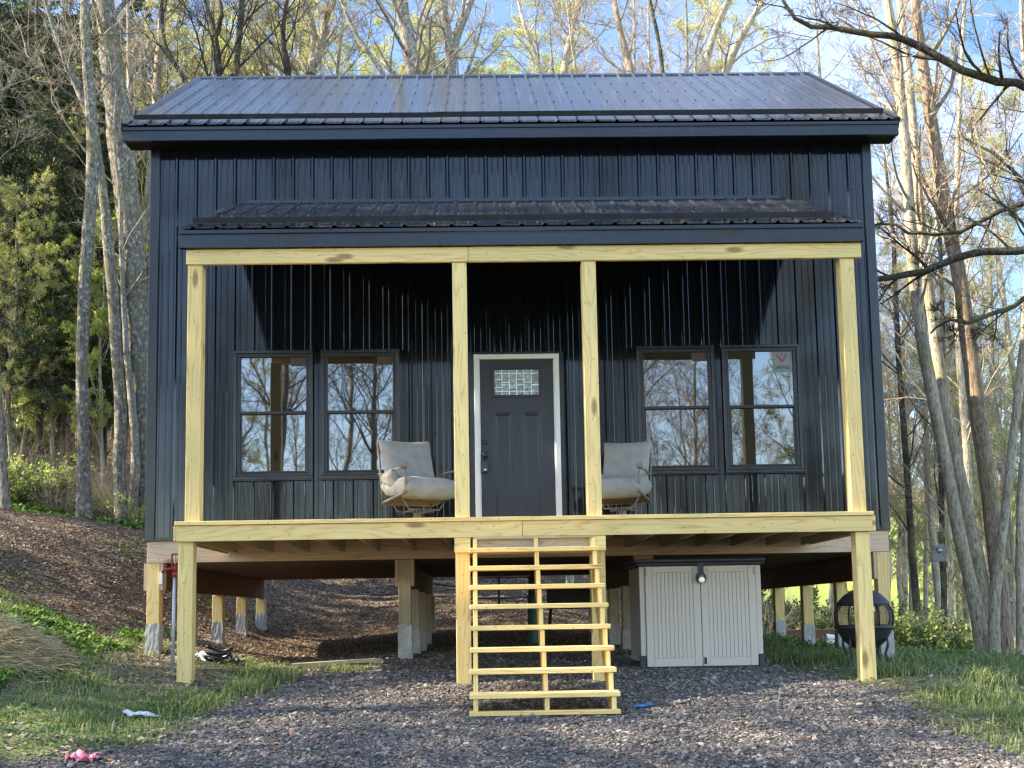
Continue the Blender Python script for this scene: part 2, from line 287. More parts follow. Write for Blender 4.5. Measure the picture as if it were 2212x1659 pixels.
# ------------------------------------------------------------------ terrain
CP = np.array([(-3.25, -2.1, .02), (-.5, -2.1, -.04), (.6, -2.1, -.04), (3.35, -2.1, -.08), (-4.2, 0, .22), (-1.3, 0, .13), (0, -1, .0), (1.2, -1.2, .03), (2.7, -1.2, .02), (4.2, 0, .02),
    (4.2, 3, .08), (4.2, 4.5, .12), (0, 3, .15), (-4.2, 3, .27), (-4.2, 4.5, .36), (-4.2, 6, .44), (-1, 6.3, .42), (1.5, 6.3, .32), (4, 6.5, .12), (0, -3.65, -.235), (1, -3.65, -.235), (0, -5, -.42), (-2.8, -4.6, -.33), (2.8, -4.6, -.40),
    (-4.4, -3.5, -.05), (-5.2, -2.2, .50), (-4.45, -1, .25), (-5.8, 0, .75), (-6.2, 3.5, 1.35), (-7.2, 2.5, 1.6), (-6, 6.5, 1.95), (-9.3, 7.5, 2.7), (-3.6, 9.5, 1.25), (0, 9.5, 1.05), (3, 9.5, .35), (-3.6, 13, 2.7), (0, 14, 2.2), (4, 14, .5),
    (-12, 12, 3.9), (-15, 0, 3.6), (-15, -10, 2), (-8, -8, .8), (-5, -6, -.05), (-6.5, -4, .7), (-.4, -8, -.75), (0, -12.5, -1.05), (5, -12, -1.15), (5, -6, -.60), (5.2, -2, -.16), (5, -4, -.45), (8, -2, -.35), (7.5, 4, -.32), (8, 8, -.5), (12, 10, -1.2), (12, 0, -.9), (20, 20, -3),
    (0, 30, 4), (-20, 30, 9), (20, 40, -4), (-40, 0, 7), (40, 0, -5), (0, -40, -4), (-40, -40, 2), (40, -40, -6), (-30, 60, 18), (0, 60, 6), (40, 60, -4), (60, 60, -3), (0, 110, 12), (45, 105, 13), (80, 100, 12), (30, 105, 13), (-60, 110, 14), (90, 20, -6), (45, 140, 17), (-90, 0, 10), (0, -110, -5), (100, -90, -8), (-100, -90, 4), (130, 130, 18), (-130, 130, 16)])
def _k(d2): return -np.sqrt(d2 + 0.5)
_n = len(CP); _A = np.zeros((_n + 3, _n + 3)); _A[:_n, :_n] = _k(((CP[:, None, :2] - CP[None, :, :2]) ** 2).sum(-1)) + np.eye(_n) * -0.004
_A[:_n, _n] = 1; _A[:_n, _n + 1:] = CP[:, :2]; _A[_n:, :_n] = _A[:_n, _n:].T
_w = np.linalg.solve(_A, np.concatenate([CP[:, 2], np.zeros(3)]))
_ph = rng.uniform(0, 6.28, (14, 2)); _dr = rng.uniform(0, 6.28, 14)
def bumps(x, y, f0, n=7, o=0):
    z = 0
    for i in range(n):
        f = f0 * 1.45 ** i; a = _dr[i + o]; z = z + np.sin(f * (x * math.cos(a) + y * math.sin(a)) + _ph[i + o, 0] + 1.3 * np.sin(f * .6 * (y * math.cos(a) - x * math.sin(a)) + _ph[i + o, 1])) / 1.45 ** i
    return z
def gz(x, y):
    x = np.asarray(x, float); y = np.asarray(y, float); sh = np.broadcast(x, y).shape; x, y = np.broadcast_to(x, sh).ravel(), np.broadcast_to(y, sh).ravel(); z = np.empty(len(x))
    for i in range(0, len(x), 20000):
        a, b = x[i:i + 20000], y[i:i + 20000]; d = (a[:, None] - CP[None, :, 0]) ** 2 + (b[:, None] - CP[None, :, 1]) ** 2
        z[i:i + 20000] = _k(d) @ _w[:_n] + _w[_n] + _w[_n + 1] * a + _w[_n + 2] * b
    g = gravel_mask(x, y); z = z + bumps(x, y, 1.6) * (0.012 + 0.014 * (1 - g)) + bumps(x, y, 7, 5, 8) * 0.006
    return z.reshape(sh)
def sst(a, b, x): t = np.clip((x - a) / (b - a), 0, 1); return t * t * (3 - 2 * t)
def gravel_mask(x, y):
    x = np.asarray(x, float); y = np.asarray(y, float); wob = bumps(x, y, 1.1, 5) * 0.13
    xl = np.where(y > -2.4, -2.35, np.interp(-y, [2.4, 4.4, 5.0, 6, 13], [-2.4, -2.85, -3.5, -4.4, -5.5])); xr = np.interp(-y, [0, 1.4, 2.4, 4.5, 13], [1.9, 2.85, 3.3, 3.5, 4.2])
    return sst(-.28, .30, x - xl + wob) * sst(-.28, .30, xr - x + wob) * (1 - sst(5.2, 6.6, y))
def axis(c0, c1, h, far, g):
    a = list(np.arange(c0, c1 + h / 2, h)); s = h
    while a[-1] < far: s *= g; a.append(a[-1] + s)
    s = h
    while a[0] > -far: s *= g; a.insert(0, a[0] - s)
    return np.array(a)
ax_, ay_ = axis(-6.5, 6, .07, 260, 1.09), axis(-6.5, 9.5, .07, 260, 1.09)
GX, GY = np.meshgrid(ax_, ay_); GZ = gz(GX, GY)
nx, ny = len(ax_), len(ay_); idx = np.arange(nx * ny).reshape(ny, nx)
FQ = np.stack([idx[:-1, :-1], idx[:-1, 1:], idx[1:, 1:], idx[1:, :-1]], -1).reshape(-1, 4)
def soilm():
    m = mat('ground', (0.1, 0.08, 0.06), 0.95, 0.1); nt = m.node_tree; b = nt.nodes['Principled BSDF']; tc = N(nt, 'ShaderNodeTexCoord').outputs['Object']
    at_ = N(nt, 'ShaderNodeAttribute', attribute_name='cover'); sp = N(nt, 'ShaderNodeSeparateColor'); nt.links.new(at_.outputs['Color'], sp.inputs[0])
    v = N(nt, 'ShaderNodeTexVoronoi'); v.inputs['Scale'].default_value = 34; nt.links.new(tc, v.inputs['Vector'])
    vs = N(nt, 'ShaderNodeSeparateColor'); nt.links.new(v.outputs['Color'], vs.inputs[0])
    grav = ramp(nt, vs.outputs[0], [(0.0, (0.04, 0.036, 0.035)), (0.5, (0.09, 0.08, 0.075)), (0.85, (0.16, 0.135, 0.115)), (1, (0.24, 0.2, 0.17))])
    v2 = N(nt, 'ShaderNodeTexVoronoi'); v2.inputs['Scale'].default_value = 22; nt.links.new(mapping(nt, tc, (1, 1.6, 1)), v2.inputs['Vector']); vs2 = N(nt, 'ShaderNodeSeparateColor'); nt.links.new(v2.outputs['Color'], vs2.inputs[0])
    lit = ramp(nt, vs2.outputs[1], [(0.0, (0.08, 0.06, 0.045)), (0.5, (0.18, 0.14, 0.105)), (0.9, (0.30, 0.235, 0.175)), (1, (0.34, 0.28, 0.21))])
    n = noise(nt, tc, 5, 6, 0.7); grs = ramp(nt, n, [(0.3, (0.06, 0.07, 0.03)), (0.5, (0.10, 0.14, 0.045)), (0.7, (0.17, 0.22, 0.07))])
    dirt = ramp(nt, noise(nt, tc, 14, 6, 0.7), [(0.3, (0.10, 0.065, 0.04)), (0.7, (0.26, 0.18, 0.11))])
    c = mixc(nt, sp.outputs[1], lit, grs); c = mixc(nt, sp.outputs[0], c, grav); c = mixc(nt, sp.outputs[2], c, dirt)
    far = ramp(nt, noise(nt, tc, .05, 5), [(0.35, (0.20, 0.30, 0.05)), (0.65, (0.38, 0.42, 0.10))])
    sx = N(nt, 'ShaderNodeSeparateXYZ'); nt.links.new(tc, sx.inputs[0]); mr = N(nt, 'ShaderNodeMapRange'); mr.inputs[1].default_value = 45; mr.inputs[2].default_value = 75; nt.links.new(sx.outputs[1], mr.inputs[0])
    c = mixc(nt, mr.outputs[0], c, far); nt.links.new(c, b.inputs['Base Color'])
    h = mathn(nt, 'ADD', v.outputs['Distance'], noise(nt, tc, 40, 4)); bump(nt, h, 0.8, 0.03, b); return m
def litter_only(x, y):  # the dead-leaf slope beside and behind the cabin
    return sst(-.6, .4, y * 0.9 - (x + 4.2) * .25 + 0.2 + np.minimum(x + 5.2, 0) * 1.1 + bumps(x, y, 1.3, 5) * .35) * (1 - sst(2.5, 4.5, x))
gr_ = ground = raw('ground', np.stack([GX, GY, GZ], -1).reshape(-1, 3), FQ, soilm(), smooth=True); tag(ground, kind='structure')
ca = ground.data.color_attributes.new('cover', 'FLOAT_COLOR', 'POINT'); X, Y_ = GX.ravel(), GY.ravel()
gm = gravel_mask(X, Y_); lm = litter_only(X, Y_); dm = np.exp(-(((X + .9) / .9) ** 2 + ((Y_ + 0.6) / .5) ** 2)) * .9 + np.exp(-(((X + 3.2) / 1.3) ** 2 + ((Y_ - 3.8) / 1.4) ** 2)) * .8
ca.data.foreach_set('color', np.stack([gm * (1 - 0.6 * sst(1.0, 3.0, Y_)), (1 - lm) * (0.35 + .5 * sst(-.6, .8, bumps(X, Y_, .9, 5))), np.clip(dm + .7 * sst(1.5, 3.5, Y_) * gm, 0, 1), np.ones_like(X)], -1).astype(np.float32).ravel())
# ------------------------------------------------------------------ cabin
cabin = empty('cabin', (0, 0, 0)); tag(cabin, 'black metal sided cabin with a covered pine porch, raised on wooden posts', 'cabin')
H = 4.265; RIB = 0.2286
def rib_profile(s0, s1, phase, big=0.019):
    """(s, h) polyline of a ribbed sheet between s0 and s1"""
    pts = [(s0, 0.0)]; k = math.ceil((s0 - phase) / RIB) - 1
    while phase + k * RIB < s1 + RIB:
        c = phase + k * RIB
        for ds, h in ((-.026, 0), (-.010, big), (.010, big), (.026, 0), (.062, 0), (.067, .0035), (.077, .0035), (.082, 0), (.138, 0), (.143, .0035), (.153, .0035), (.158, 0)):
            if s0 + 1e-4 < c + ds < s1 - 1e-4: pts.append((c + ds, h))
        k += 1
    return pts + [(s1, 0.0)]
def sheet(mb, O, U, V, Nn, s0, s1, vfun, phase, holes=(), big=.019):
    O, U, V, Nn = (np.array(a, float) for a in (O, U, V, Nn)); pr = rib_profile(s0, s1, phase, big)
    xs = sorted(set([p[0] for p in pr] + [e for h in holes for e in h[:2] if s0 < e < s1])); hs = np.interp(xs, [p[0] for p in pr], [p[1] for p in pr])
    for (a, ha), (b, hb) in zip(list(zip(xs, hs))[:-1], list(zip(xs, hs))[1:]):
        v0, v1 = vfun(a, b); segs = [(v0, v1)]
        for (h0, h1, g0, g1) in holes:
            if a >= h0 - 1e-6 and b <= h1 + 1e-6:
                segs = [(p, q) for (s_, e_) in segs for (p, q) in ((s_, min(e_, g0)), (max(s_, g1), e_)) if q > p]
        for (p, q) in segs:
            pa, qa = (p if not isinstance(p, tuple) else p[0]), 0
            mb.add([O + U * a + V * p + Nn * ha, O + U * b + V * p + Nn * hb, O + U * b + V * q + Nn * hb, O + U * a + V * q + Nn * ha], [(0, 1, 2, 3)])
WZ0, WZ1 = 1.52, 6.30
WIN = [(-3.277, -2.39, 2.212, 3.70), (-2.27, -1.385, 2.212, 3.70), (1.418, 2.30, 2.212, 3.70), (2.415, 3.304, 2.212, 3.70)]
DOOR = (-.505, .492, 1.52, 3.635)
mb = MB(); sheet(mb, (0, 0, 0), (1, 0, 0), (0, 0, 1), (0, -1, 0), -H + .07, H - .07, lambda a, b: (WZ0 + .03, WZ1), -3.30, [(*w_[:2], *w_[2:]) for w_ in WIN] + [DOOR])
# screw heads in rows
for zr in (2.0, 2.7, 3.85, 5.6):
    for k in range(-18, 19):
        x = -3.30 + .045 + (k + 14) * RIB
        if abs(x) < 4.15 and not any(a - .02 < x < b + .02 and c - .02 < zr < d + .02 for a, b, c, d in WIN + [DOOR]): mb.box(x - .006, x + .006, -.008, -.0005, zr - .006, zr + .006)
front = mb.build('front_wall', M['siding'], cabin)
def side_top(y): return 6.32 + (3.05 - abs(y - 3.05)) * 0.69 - .02
for sx_ in (-1, 1):
    mb = MB(); pr = rib_profile(.07, 6.03, .1)
    for (a, ha), (b, hb) in zip(pr[:-1], pr[1:]):
        mb.add([(sx_ * (H + ha), a, WZ0), (sx_ * (H + hb), b, WZ0), (sx_ * (H + hb), b, side_top(b)), (sx_ * (H + ha), a, side_top(a))], [(0, 1, 2, 3)])
    mb.build('side_wall', M['siding'], cabin)
mb = MB(); sheet(mb, (0, 6.1, 0), (1, 0, 0), (0, 0, 1), (0, 1, 0), -H + .07, H - .07, lambda a, b: (WZ0, WZ1), 0); mb.build('rear_wall', M['siding'], cabin)
for sx_ in (-1, 1):
    for y0, y1 in ((-.030, .075), (6.025, 6.13)):
        a, b = sorted((sx_ * (H - .085), sx_ * (H + .024))); mb = MB(); mb.box(a, b, y0, y1, WZ0 - .012, WZ1 - .02); mb.build('corner_trim', M['trim'], cabin, bevel=.004)
for y0, y1 in ((-.032, .0), (6.1, 6.13)): mb = MB(); mb.box(-H + .09, H - .09, y0, y1, WZ0 - .01, WZ0 + .028); mb.build('base_trim', M['trim'], cabin)
# main roof
ov = .275; SL = (8.60 - 6.32) / (3.05 + .263); nrm = np.array([0, -SL, 1]) / math.hypot(1, SL); up_ = np.array([0, 1, SL]) / math.hypot(1, SL); Ls = math.hypot(3.313, 3.313 * SL)
roof = MB(); x0r, x1r = -H - ov, H + ov
sheet(roof, (0, -.263 - .03, 6.335), (1, 0, 0), up_, nrm, x0r, x1r, lambda a, b: (0, Ls + .02), -4.5)
for vv in (.75, 1.5, 2.3, 3.1, 3.8):
    for k in range(40):
        x = -4.5 + .045 + k * RIB
        if x < x1r - .03:
            p = np.array([x, -.293, 6.335]) + up_ * vv + nrm * .001; roof.box(p[0] - .008, p[0] + .008, p[1] - .008, p[1] + .008, p[2] - .004, p[2] + .009)
up2 = up_ * [1, -1, 1]; n2 = nrm * [1, -1, 1]
sheet(roof, (0, 6.363 + .03, 6.335), (1, 0, 0), up2, n2, x0r, x1r, lambda a, b: (0, Ls + .02), -4.5)
roofo = roof.build('roof', M['roof'], cabin)
mb = MB(); 
for s_ in (1, -1):
    t_, n_ = (up_, nrm) if s_ == 1 else (up2, n2); pk = np.array([0, 3.05, 8.60 + .055])
    a, b = pk, pk - t_ * .17 + n_ * .0
    mb.add([(x0r - .012, *a[1:]), (x1r + .012, *a[1:]), (x1r + .012, *b[1:]), (x0r - .012, *b[1:]), (x0r - .012, b[1], b[2] - .025), (x1r + .012, b[1], b[2] - .025)], [(0, 1, 2, 3), (3, 2, 5, 4)])
mb.build('ridge_cap', M['trim'], roofo)
for sx_ in (-1, 1):
    for s_ in (0, 1):
        mb = MB()
        t_, n_ = (up_, nrm) if s_ == 0 else (up2, n2); o_ = np.array([sx_ * (H + ov), -.293 if s_ == 0 else 6.393, 6.335]); pts_ = []
        for xx in (sx_ * -.05, sx_ * .018):
            for v_, h_ in ((0, .022), (Ls, .022), (Ls, -.14), (0, -.14)): pts_.append(o_ + np.array([xx, 0, 0]) + t_ * v_ + n_ * h_)
        mb.add(pts_, [(0, 1, 2, 3), (4, 7, 6, 5), (0, 4, 5, 1), (2, 6, 7, 3), (0, 3, 7, 4), (1, 5, 6, 2)])
        mb.build('rake_trim', M['trim'], roofo)
def fascia(name, x0, x1, yf, z0, z1, parent, dent):
    """a folded metal fascia: lip, step and a slightly dented lower board"""
    mb = MB(); nn = 90; xs = np.linspace(x0, x1, nn); rs = np.random.default_rng(dent); prof = [(.045, z1), (-.012, z1), (-.012, z1 - .035), (.0, z1 - .045), (.0, z1 - .055), (-.006, z1 - .06), (-.006, (z0 + z1) / 2 - .02), (-.008, z0), (.05, z0)]
    d = np.zeros(nn)
    for _ in range(16): c = rs.uniform(x0, x1); d += rs.uniform(-.006, .008) * np.exp(-((xs - c) / rs.uniform(.1, .4)) ** 2)
    V = []; k = len(prof)
    for i, x in enumerate(xs):
        for j, (yy, zz) in enumerate(prof): V.append((x, yf + yy + (d[i] if j in (6, 7) else d[i] * .3 if j in (5,) else 0), zz))
    F = [(i * k + j, (i + 1) * k + j, (i + 1) * k + j + 1, i * k + j + 1) for i in range(nn - 1) for j in range(k - 1)]
    F += [tuple(range(k))[::-1], tuple((nn - 1) * k + j for j in range(k))]
    mb.add(V, F); return mb.build(name, M['trim'], parent)
for s_ in (0, 1):
    yy = lambda y: y if s_ == 0 else 6.1 - y
    mb = MB(); mb.prism([(yy(-.255), 6.312), (yy(3.048), 8.575), (yy(3.048), 8.55), (yy(-.255), 6.285)], x0r + .02, x1r - .02, 0); mb.build('roof_underlay', M['soffit'], roofo)
fascia('eave_fascia', x0r, x1r, -.268, 6.155, 6.318, roofo, 3)
fz = fascia('eave_fascia', x0r, x1r, 0, 6.155, 6.305, roofo, 5); fz.rotation_euler[2] = PI; fz.location = (0, 6.368, 0)
for y0, y1 in ((-.262, -.002), (6.103, 6.362)): mb = MB(); mb.box(x0r + .01, x1r - .01, y0, y1, 6.158, 6.172); mb.build('soffit', M['soffit'], cabin)
def bar(name, x0, x1, O, t_, n_, v, h0, h1, parent, phase):
    """snow guard: a long angle bar on the ribs, with clamps"""
    mb = MB(); p = np.array(O) + t_ * v
    c1, c2, c3 = p + n_ * h0, p + n_ * h1, p + n_ * h0 - t_ * .05; th = t_ * .006
    V = [(x0, *c1[1:]), (x1, *c1[1:]), (x1, *c2[1:]), (x0, *c2[1:]), (x0, *(c1 + th)[1:]), (x1, *(c1 + th)[1:]), (x1, *(c2 + th)[1:]), (x0, *(c2 + th)[1:]), (x0, *c3[1:]), (x1, *c3[1:])]
    mb.add(V, [(0, 1, 2, 3), (4, 7, 6, 5), (3, 2, 6, 7), (0, 3, 7, 4), (1, 5, 6, 2), (8, 9, 1, 0)]); return mb.build(name, M['guard'], parent)
bar('snow_guard', x0r + .06, -.9, (0, -.293, 6.335), up_, nrm, .27, .022, .075, roofo, 0)
bar('snow_guard', -.94, x1r - .10, (0, -.293, 6.337), up_, nrm, .28, .022, .078, roofo, 0)
# porch roof
PY, PZ, PZW = -2.165, 4.40, 5.49; XL, XR = -3.335, 3.365
SP = (PZW - PZ) / (-PY); pn = np.array([0, -SP, 1]) / math.hypot(1, SP); pu = np.array([0, 1, SP]) / math.hypot(1, SP); Lp = math.hypot(PY, PZW - PZ) - .01
proof = MB(); sheet(proof, (0, PY - .03, PZ - .01), (1, 0, 0), pu, pn, XL, XR, lambda a, b: (0, Lp), -3.2)
for vv in (.35, 1.1, 1.9):
    for k in range(30):
        x = -3.2 + .045 + k * RIB
        if x < XR - .03: p = np.array([x, PY - .03, PZ - .01]) + pu * vv; proof.box(p[0] - .007, p[0] + .007, p[1] - .007, p[1] + .007, p[2] - .004, p[2] + .009)
prooo = proof.build('porch_roof', M['roof'], cabin)
bar('snow_guard', XL + .08, XR - .22, (0, PY - .03, PZ - .01), pu, pn, .25, .022, .078, prooo, 0)
mb = MB(); mb.box(XL + .2, XR - .2, -.045, -.021, PZW - .012, PZW + .03); mb.build('wall_flashing', M['trim'], prooo)
fascia('porch_fascia', XL, XR, PY - .005, 4.205, PZ - .02, prooo, 11)
for sx_, xx in ((-1, XL), (1, XR)):
    mb = MB(); a, b = sorted((xx, xx - sx_ * .03)); mb.prism([(PY + .045, PZ - .19), (PY + .045, PZ + .0), (-.03, PZW - .045), (-.03, PZW - .24)], a, b, 0); mb.build('porch_side_trim', M['trim'], prooo)
mb = MB(); mb.prism([(PY + .05, PZ - .05), (PY + .05, PZ - .03), (-.03, PZW - .075), (-.03, PZW - .095)], XL + .035, XR - .035, 0); mb.build('porch_ceiling', M['soffit'], prooo)
# porch frame
YD = -2.132
for a, b, e in ((-3.275, -.53, 0), (-.527, 3.345, .002)): mb = MB(); mb.box(a, b, YD - .005 - e, YD + .035, 4.052 - e, 4.20); mb.build('porch_beam', M['pine'], cabin, bevel=.004)
ZD = 1.536
PX = [-3.262, -.687, .582, 3.135]
for i, x in enumerate(PX):
    mb = MB(); mb.box(x, x + .14, YD + .012 - .0, YD + .152, ZD, 4.048); mb.build('porch_post', M['pine2'], cabin, bevel=.004)
mb = MB()
for i in range(15):
    y1 = YD - .045 + i * .1425; mb.box(-3.345, 3.325, y1, min(y1 + .137, -.035), ZD - .038, ZD)
mb.build('decking', M['pine'], cabin, bevel=.003)
for a, b, e in ((-3.33, -.05, 0), (-.046, 3.312, .002)): fs = MB(); fs.box(a, b, YD - .024 - e, YD + .012, 1.345 + e, ZD - .041); fs.build('deck_fascia', M['pine'], cabin, bevel=.003)
for a, b in ((-3.36, -3.333), (3.314, 3.345)): mb = MB(); mb.box(a, b, YD - .02, -.04, 1.35, ZD - .04); mb.build('deck_end_board', M['pine2'], cabin, bevel=.003)
for k in range(17):
    x = -3.25 + k * .405; mb = MB(); mb.box(x, x + .038, YD + .015, -.045, 1.352, ZD - .041); mb.build('joist', M['grey'], cabin)
BASEZ = {}
def zg(x, y): return float(gz(x, y))
for i, x in enumerate([-3.32, -.69, .60, 3.155]):
    y0 = YD - .012; g = zg(x, -2.1); mb = MB(); mb.box(x, x + .14, YD + .014, YD + .154, g - .3, 1.345 if i in (0, 3) else 1.343); p = mb.build('porch_pier', M['pine2'], cabin, bevel=.004)
    if i in (1, 2): mb = MB(); mb.box(x - .006, x + .146, YD - .026, YD + .013, 1.20, 1.342); mb.build('pier_block', M['pine'], cabin, bevel=.003)
# rim, floor, beams, posts
mb = MB(); mb.box(-H + .0, H - .0, -.002, .038, 1.262, 1.506); mb.box(-H, H, 6.062, 6.10, 1.262, 1.506)
mb.box(-H, -H + .038, .041, 6.06, 1.262, 1.506); mb.box(H - .038, H, .041, 6.06, 1.262, 1.506); mb.build('rim_board', M['rim'], cabin, bevel=.002)
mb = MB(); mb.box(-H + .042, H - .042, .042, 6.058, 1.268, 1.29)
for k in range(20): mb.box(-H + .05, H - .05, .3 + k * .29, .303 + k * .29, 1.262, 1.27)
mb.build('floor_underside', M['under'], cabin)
BX = [-4.19, -1.33, 1.42, 4.19]
for i, x in enumerate(BX):
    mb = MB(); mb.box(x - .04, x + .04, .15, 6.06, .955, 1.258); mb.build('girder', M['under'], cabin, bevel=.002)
    for j, y in enumerate((0.0, 1.5, 3.0, 4.5, 5.95)):
        g = zg(x, y + .07); edge = i in (0, 3); top = 1.258 if j == 0 else .951
        mb = MB(); mb.box(x - .07, x + .07, y + .002, y + .142, g - .3, top); p = mb.build('foundation_post', M['pine2'] if edge else M['grey'], cabin, bevel=.003)
        if j == 0:
            mb = MB(); mb.box(x - .108, x - .072, y + .004, y + .14, .95, 1.257); mb.box(x + .072, x + .108, y + .004, y + .14, .95, 1.257); mb.build('beam_plate', M['rim'], p)
        # white wrap at the foot
        h = [.33, .26, .30, .32, .24][j] + .06 * (i == 1); mb = MB(); e = .006; R_ = [(x - .07 - e, y - e), (x + .07 + e, y - e), (x + .07 + e, y + .142 + e), (x - .07 - e, y + .142 + e)]
        rr = random.Random(i * 9 + j); V = []; n_ = 7
        ring = [(R_[k][0] * (1 - t / n_) + R_[(k + 1) % 4][0] * t / n_, R_[k][1] * (1 - t / n_) + R_[(k + 1) % 4][1] * t / n_) for k in range(4) for t in range(n_)]
        lv = 6
        for l in range(lv):
            for (a, b) in ring:
                q = 1 + (.12 * rr.random() + (.25 if l == 0 else 0)) * .6; V.append((x + (a - x) * q, y + .07 + (b - y - .07) * q, g - .03 + (h + .03) * l / (lv - 1) + (rr.uniform(-.02, .02) if l == lv - 1 else 0)))
        nn = len(ring); F = [(l * nn + k, l * nn + (k + 1) % nn, (l + 1) * nn + (k + 1) % nn, (l + 1) * nn + k) for l in range(lv - 1) for k in range(nn)]
        mb.add(V, F); mb.build('post_wrap', M['paper'], p)
# small paper tag on the corner post's plate
mb = MB(); mb.box(-4.118, -4.084, -.012, -.001, 1.02, 1.16); tg = mb.build('paper_tag', M['white'], cabin)
# windows
M['orange'] = mat('orange_print', (0.40, 0.09, 0.03), .5); M['stick'] = mat('sticker_paper', (.17, .20, .19), .3); M['redprint'] = mat('red_print', (0.26, 0.06, 0.06), .5)
def text(name, body, size, loc, m, parent, rot=(PI / 2, 0, 0), sx=1.0):
    c = bpy.data.curves.new(name, 'FONT'); c.body = body; c.size = size; c.align_x = 'CENTER'; c.align_y = 'CENTER'; c.extrude = .0004; c.offset = size * .018
    o = bpy.data.objects.new(name, c); COL.objects.link(o); dg = bpy.context.evaluated_depsgraph_get(); me = bpy.data.meshes.new_from_object(o.evaluated_get(dg)); bpy.data.objects.remove(o)
    me.materials.clear(); me.materials.append(m); o = bpy.data.objects.new(name, me); COL.objects.link(o); o.location = loc; o.rotation_euler = rot; o.scale = (sx, 1, 1); o.parent = parent; return o
def ring_box(mb, x0, x1, z0, z1, w, y0, y1, wb=None):
    wb = wb or w; mb.box(x0, x1, y0, y1, z1 - w, z1); mb.box(x0, x1, y0, y1, z0, z0 + wb); mb.box(x0, x0 + w, y0, y1, z0 + wb, z1 - w); mb.box(x1 - w, x1, y0, y1, z0 + wb, z1 - w)
for i, (x0, x1, z0, z1) in enumerate(WIN):
    mb = MB(); ring_box(mb, x0 - .012, x1 + .012, z0 - .012, z1 + .012, .034, -.036, .03); mb.box(x0 - .03, x1 + .03, -.05, .0, z0 - .026, z0 - .0125)
    wo = mb.build('window', M['trim'], cabin, bevel=.004)
    mb = MB(); ring_box(mb, x0 + .024, x1 - .024, z0 + .024, z1 - .024, .040, -.022, .035); zm = z0 + (z1 - z0) * .515
    mb.box(x0 + .064, x1 - .064, -.026, .034, zm - .016, zm + .016)
    mb.box(x0 + .066, x0 + .078, -.014, .034, z0 + .066, zm - .018); mb.box(x1 - .078, x1 - .066, -.014, .034, z0 + .066, zm - .018); mb.box(x0 + .08, x1 - .08, -.014, .034, z0 + .066, z0 + .086)
    mb.build('frame', M['wframe'], wo, bevel=.003)
    for (a, b, yy) in ((z0 + .06, zm, .014), (zm, z1 - .06, .004)):
        mb = MB(); mb.box(x0 + .062, x1 - .062, yy, yy + .006, a + .001, b - .001); mb.build('pane', M['glass'], wo)
    if i < 3:
        xa, xb, zt = x1 - .245, x1 - .07, z1 - .066
        mb = MB(); mb.box(xa, xb, .0015, .0035, zt - .105, zt); mb.build('sticker', mat('dull_label', (.05, .052, .056), .6), wo)
        mb = MB(); mb.prism([(xa + .015, zt - .02), (xa + .15, zt - .015), (xa + .115, zt - .075), (xa + .03, zt - .07)], .0002, .0013, 1); mb.build('sticker_print', mat('rust_print', (.10, .035, .022), .6), wo)
    else:
        xa, xb, zt = x1 - .30, x1 - .075, z1 - .066
        mb = MB(); mb.box(xa, xb, .0015, .0035, zt - .25, zt); mb.build('sticker', M['stick'], wo)
        mb = MB(); cx = (xa + xb) / 2
        for s_ in (-1, 1): mb.prism([(cx, zt - .14), (cx + s_ * .075, zt - .04), (cx + s_ * .045, zt - .03), (cx, zt - .10)], .0002, .0013, 1)
        mb.prism([(cx - .015, zt - .02), (cx + .015, zt - .02), (cx, zt - .06)], .0002, .0013, 1)
        mb.build('sticker_emblem', M['redprint'], wo); text('sticker_lettering', 'UNITED', .052, (cx, .0008, zt - .195), M['black'], wo)
# door
dx0, dx1, dz0, dz1 = DOOR
mb = MB(); mb.box(dx0 - .05, dx0 + .0, -.03, .03, dz0, dz1 + .03); mb.box(dx1, dx1 + .05, -.03, .03, dz0, dz1 + .03); mb.box(dx0, dx1, -.03, .03, dz1, dz1 + .03)
mb.build('door_surround', M['trim'], cabin, bevel=.003)
dt = MB(); c_ = .058
dt.box(dx0 + .002, dx0 + c_, -.045, .03, ZD, dz1 - .003); dt.box(dx1 - c_, dx1 - .002, -.045, .03, ZD, dz1 - .003); dt.box(dx0 + c_ + .0005, dx1 - c_ - .0005, -.045, .03, dz1 - c_, dz1 - .004)
dt.box(dx0 + c_ + .0005, dx0 + c_ + .012, -.036, .03, ZD, dz1 - c_ - .002); dt.box(dx1 - c_ - .012, dx1 - c_ - .0005, -.036, .03, ZD, dz1 - c_ - .002)
dt.build('door_trim', M['white'], cabin, bevel=.003)
sx0, sx1, sz1 = dx0 + .072, dx1 - .072, dz1 - .064; sw = sx1 - sx0
def recess(mb, x0, x1, z0, z1, y, holes):
    """flat door face with sunk fields framed by a moulding"""
    xs = sorted(set([x0, x1] + [h[0] for h in holes] + [h[1] for h in holes])); zs = sorted(set([z0, z1] + [h[2] for h in holes] + [h[3] for h in holes]))
    for a, b in zip(xs[:-1], xs[1:]):
        for c, d in zip(zs[:-1], zs[1:]):
            if any(a >= h[0] - 1e-6 and b <= h[1] + 1e-6 and c >= h[2] - 1e-6 and d <= h[3] + 1e-6 for h in holes): continue
            mb.add([(a, y, c), (b, y, c), (b, y, d), (a, y, d)], [(0, 1, 2, 3)])
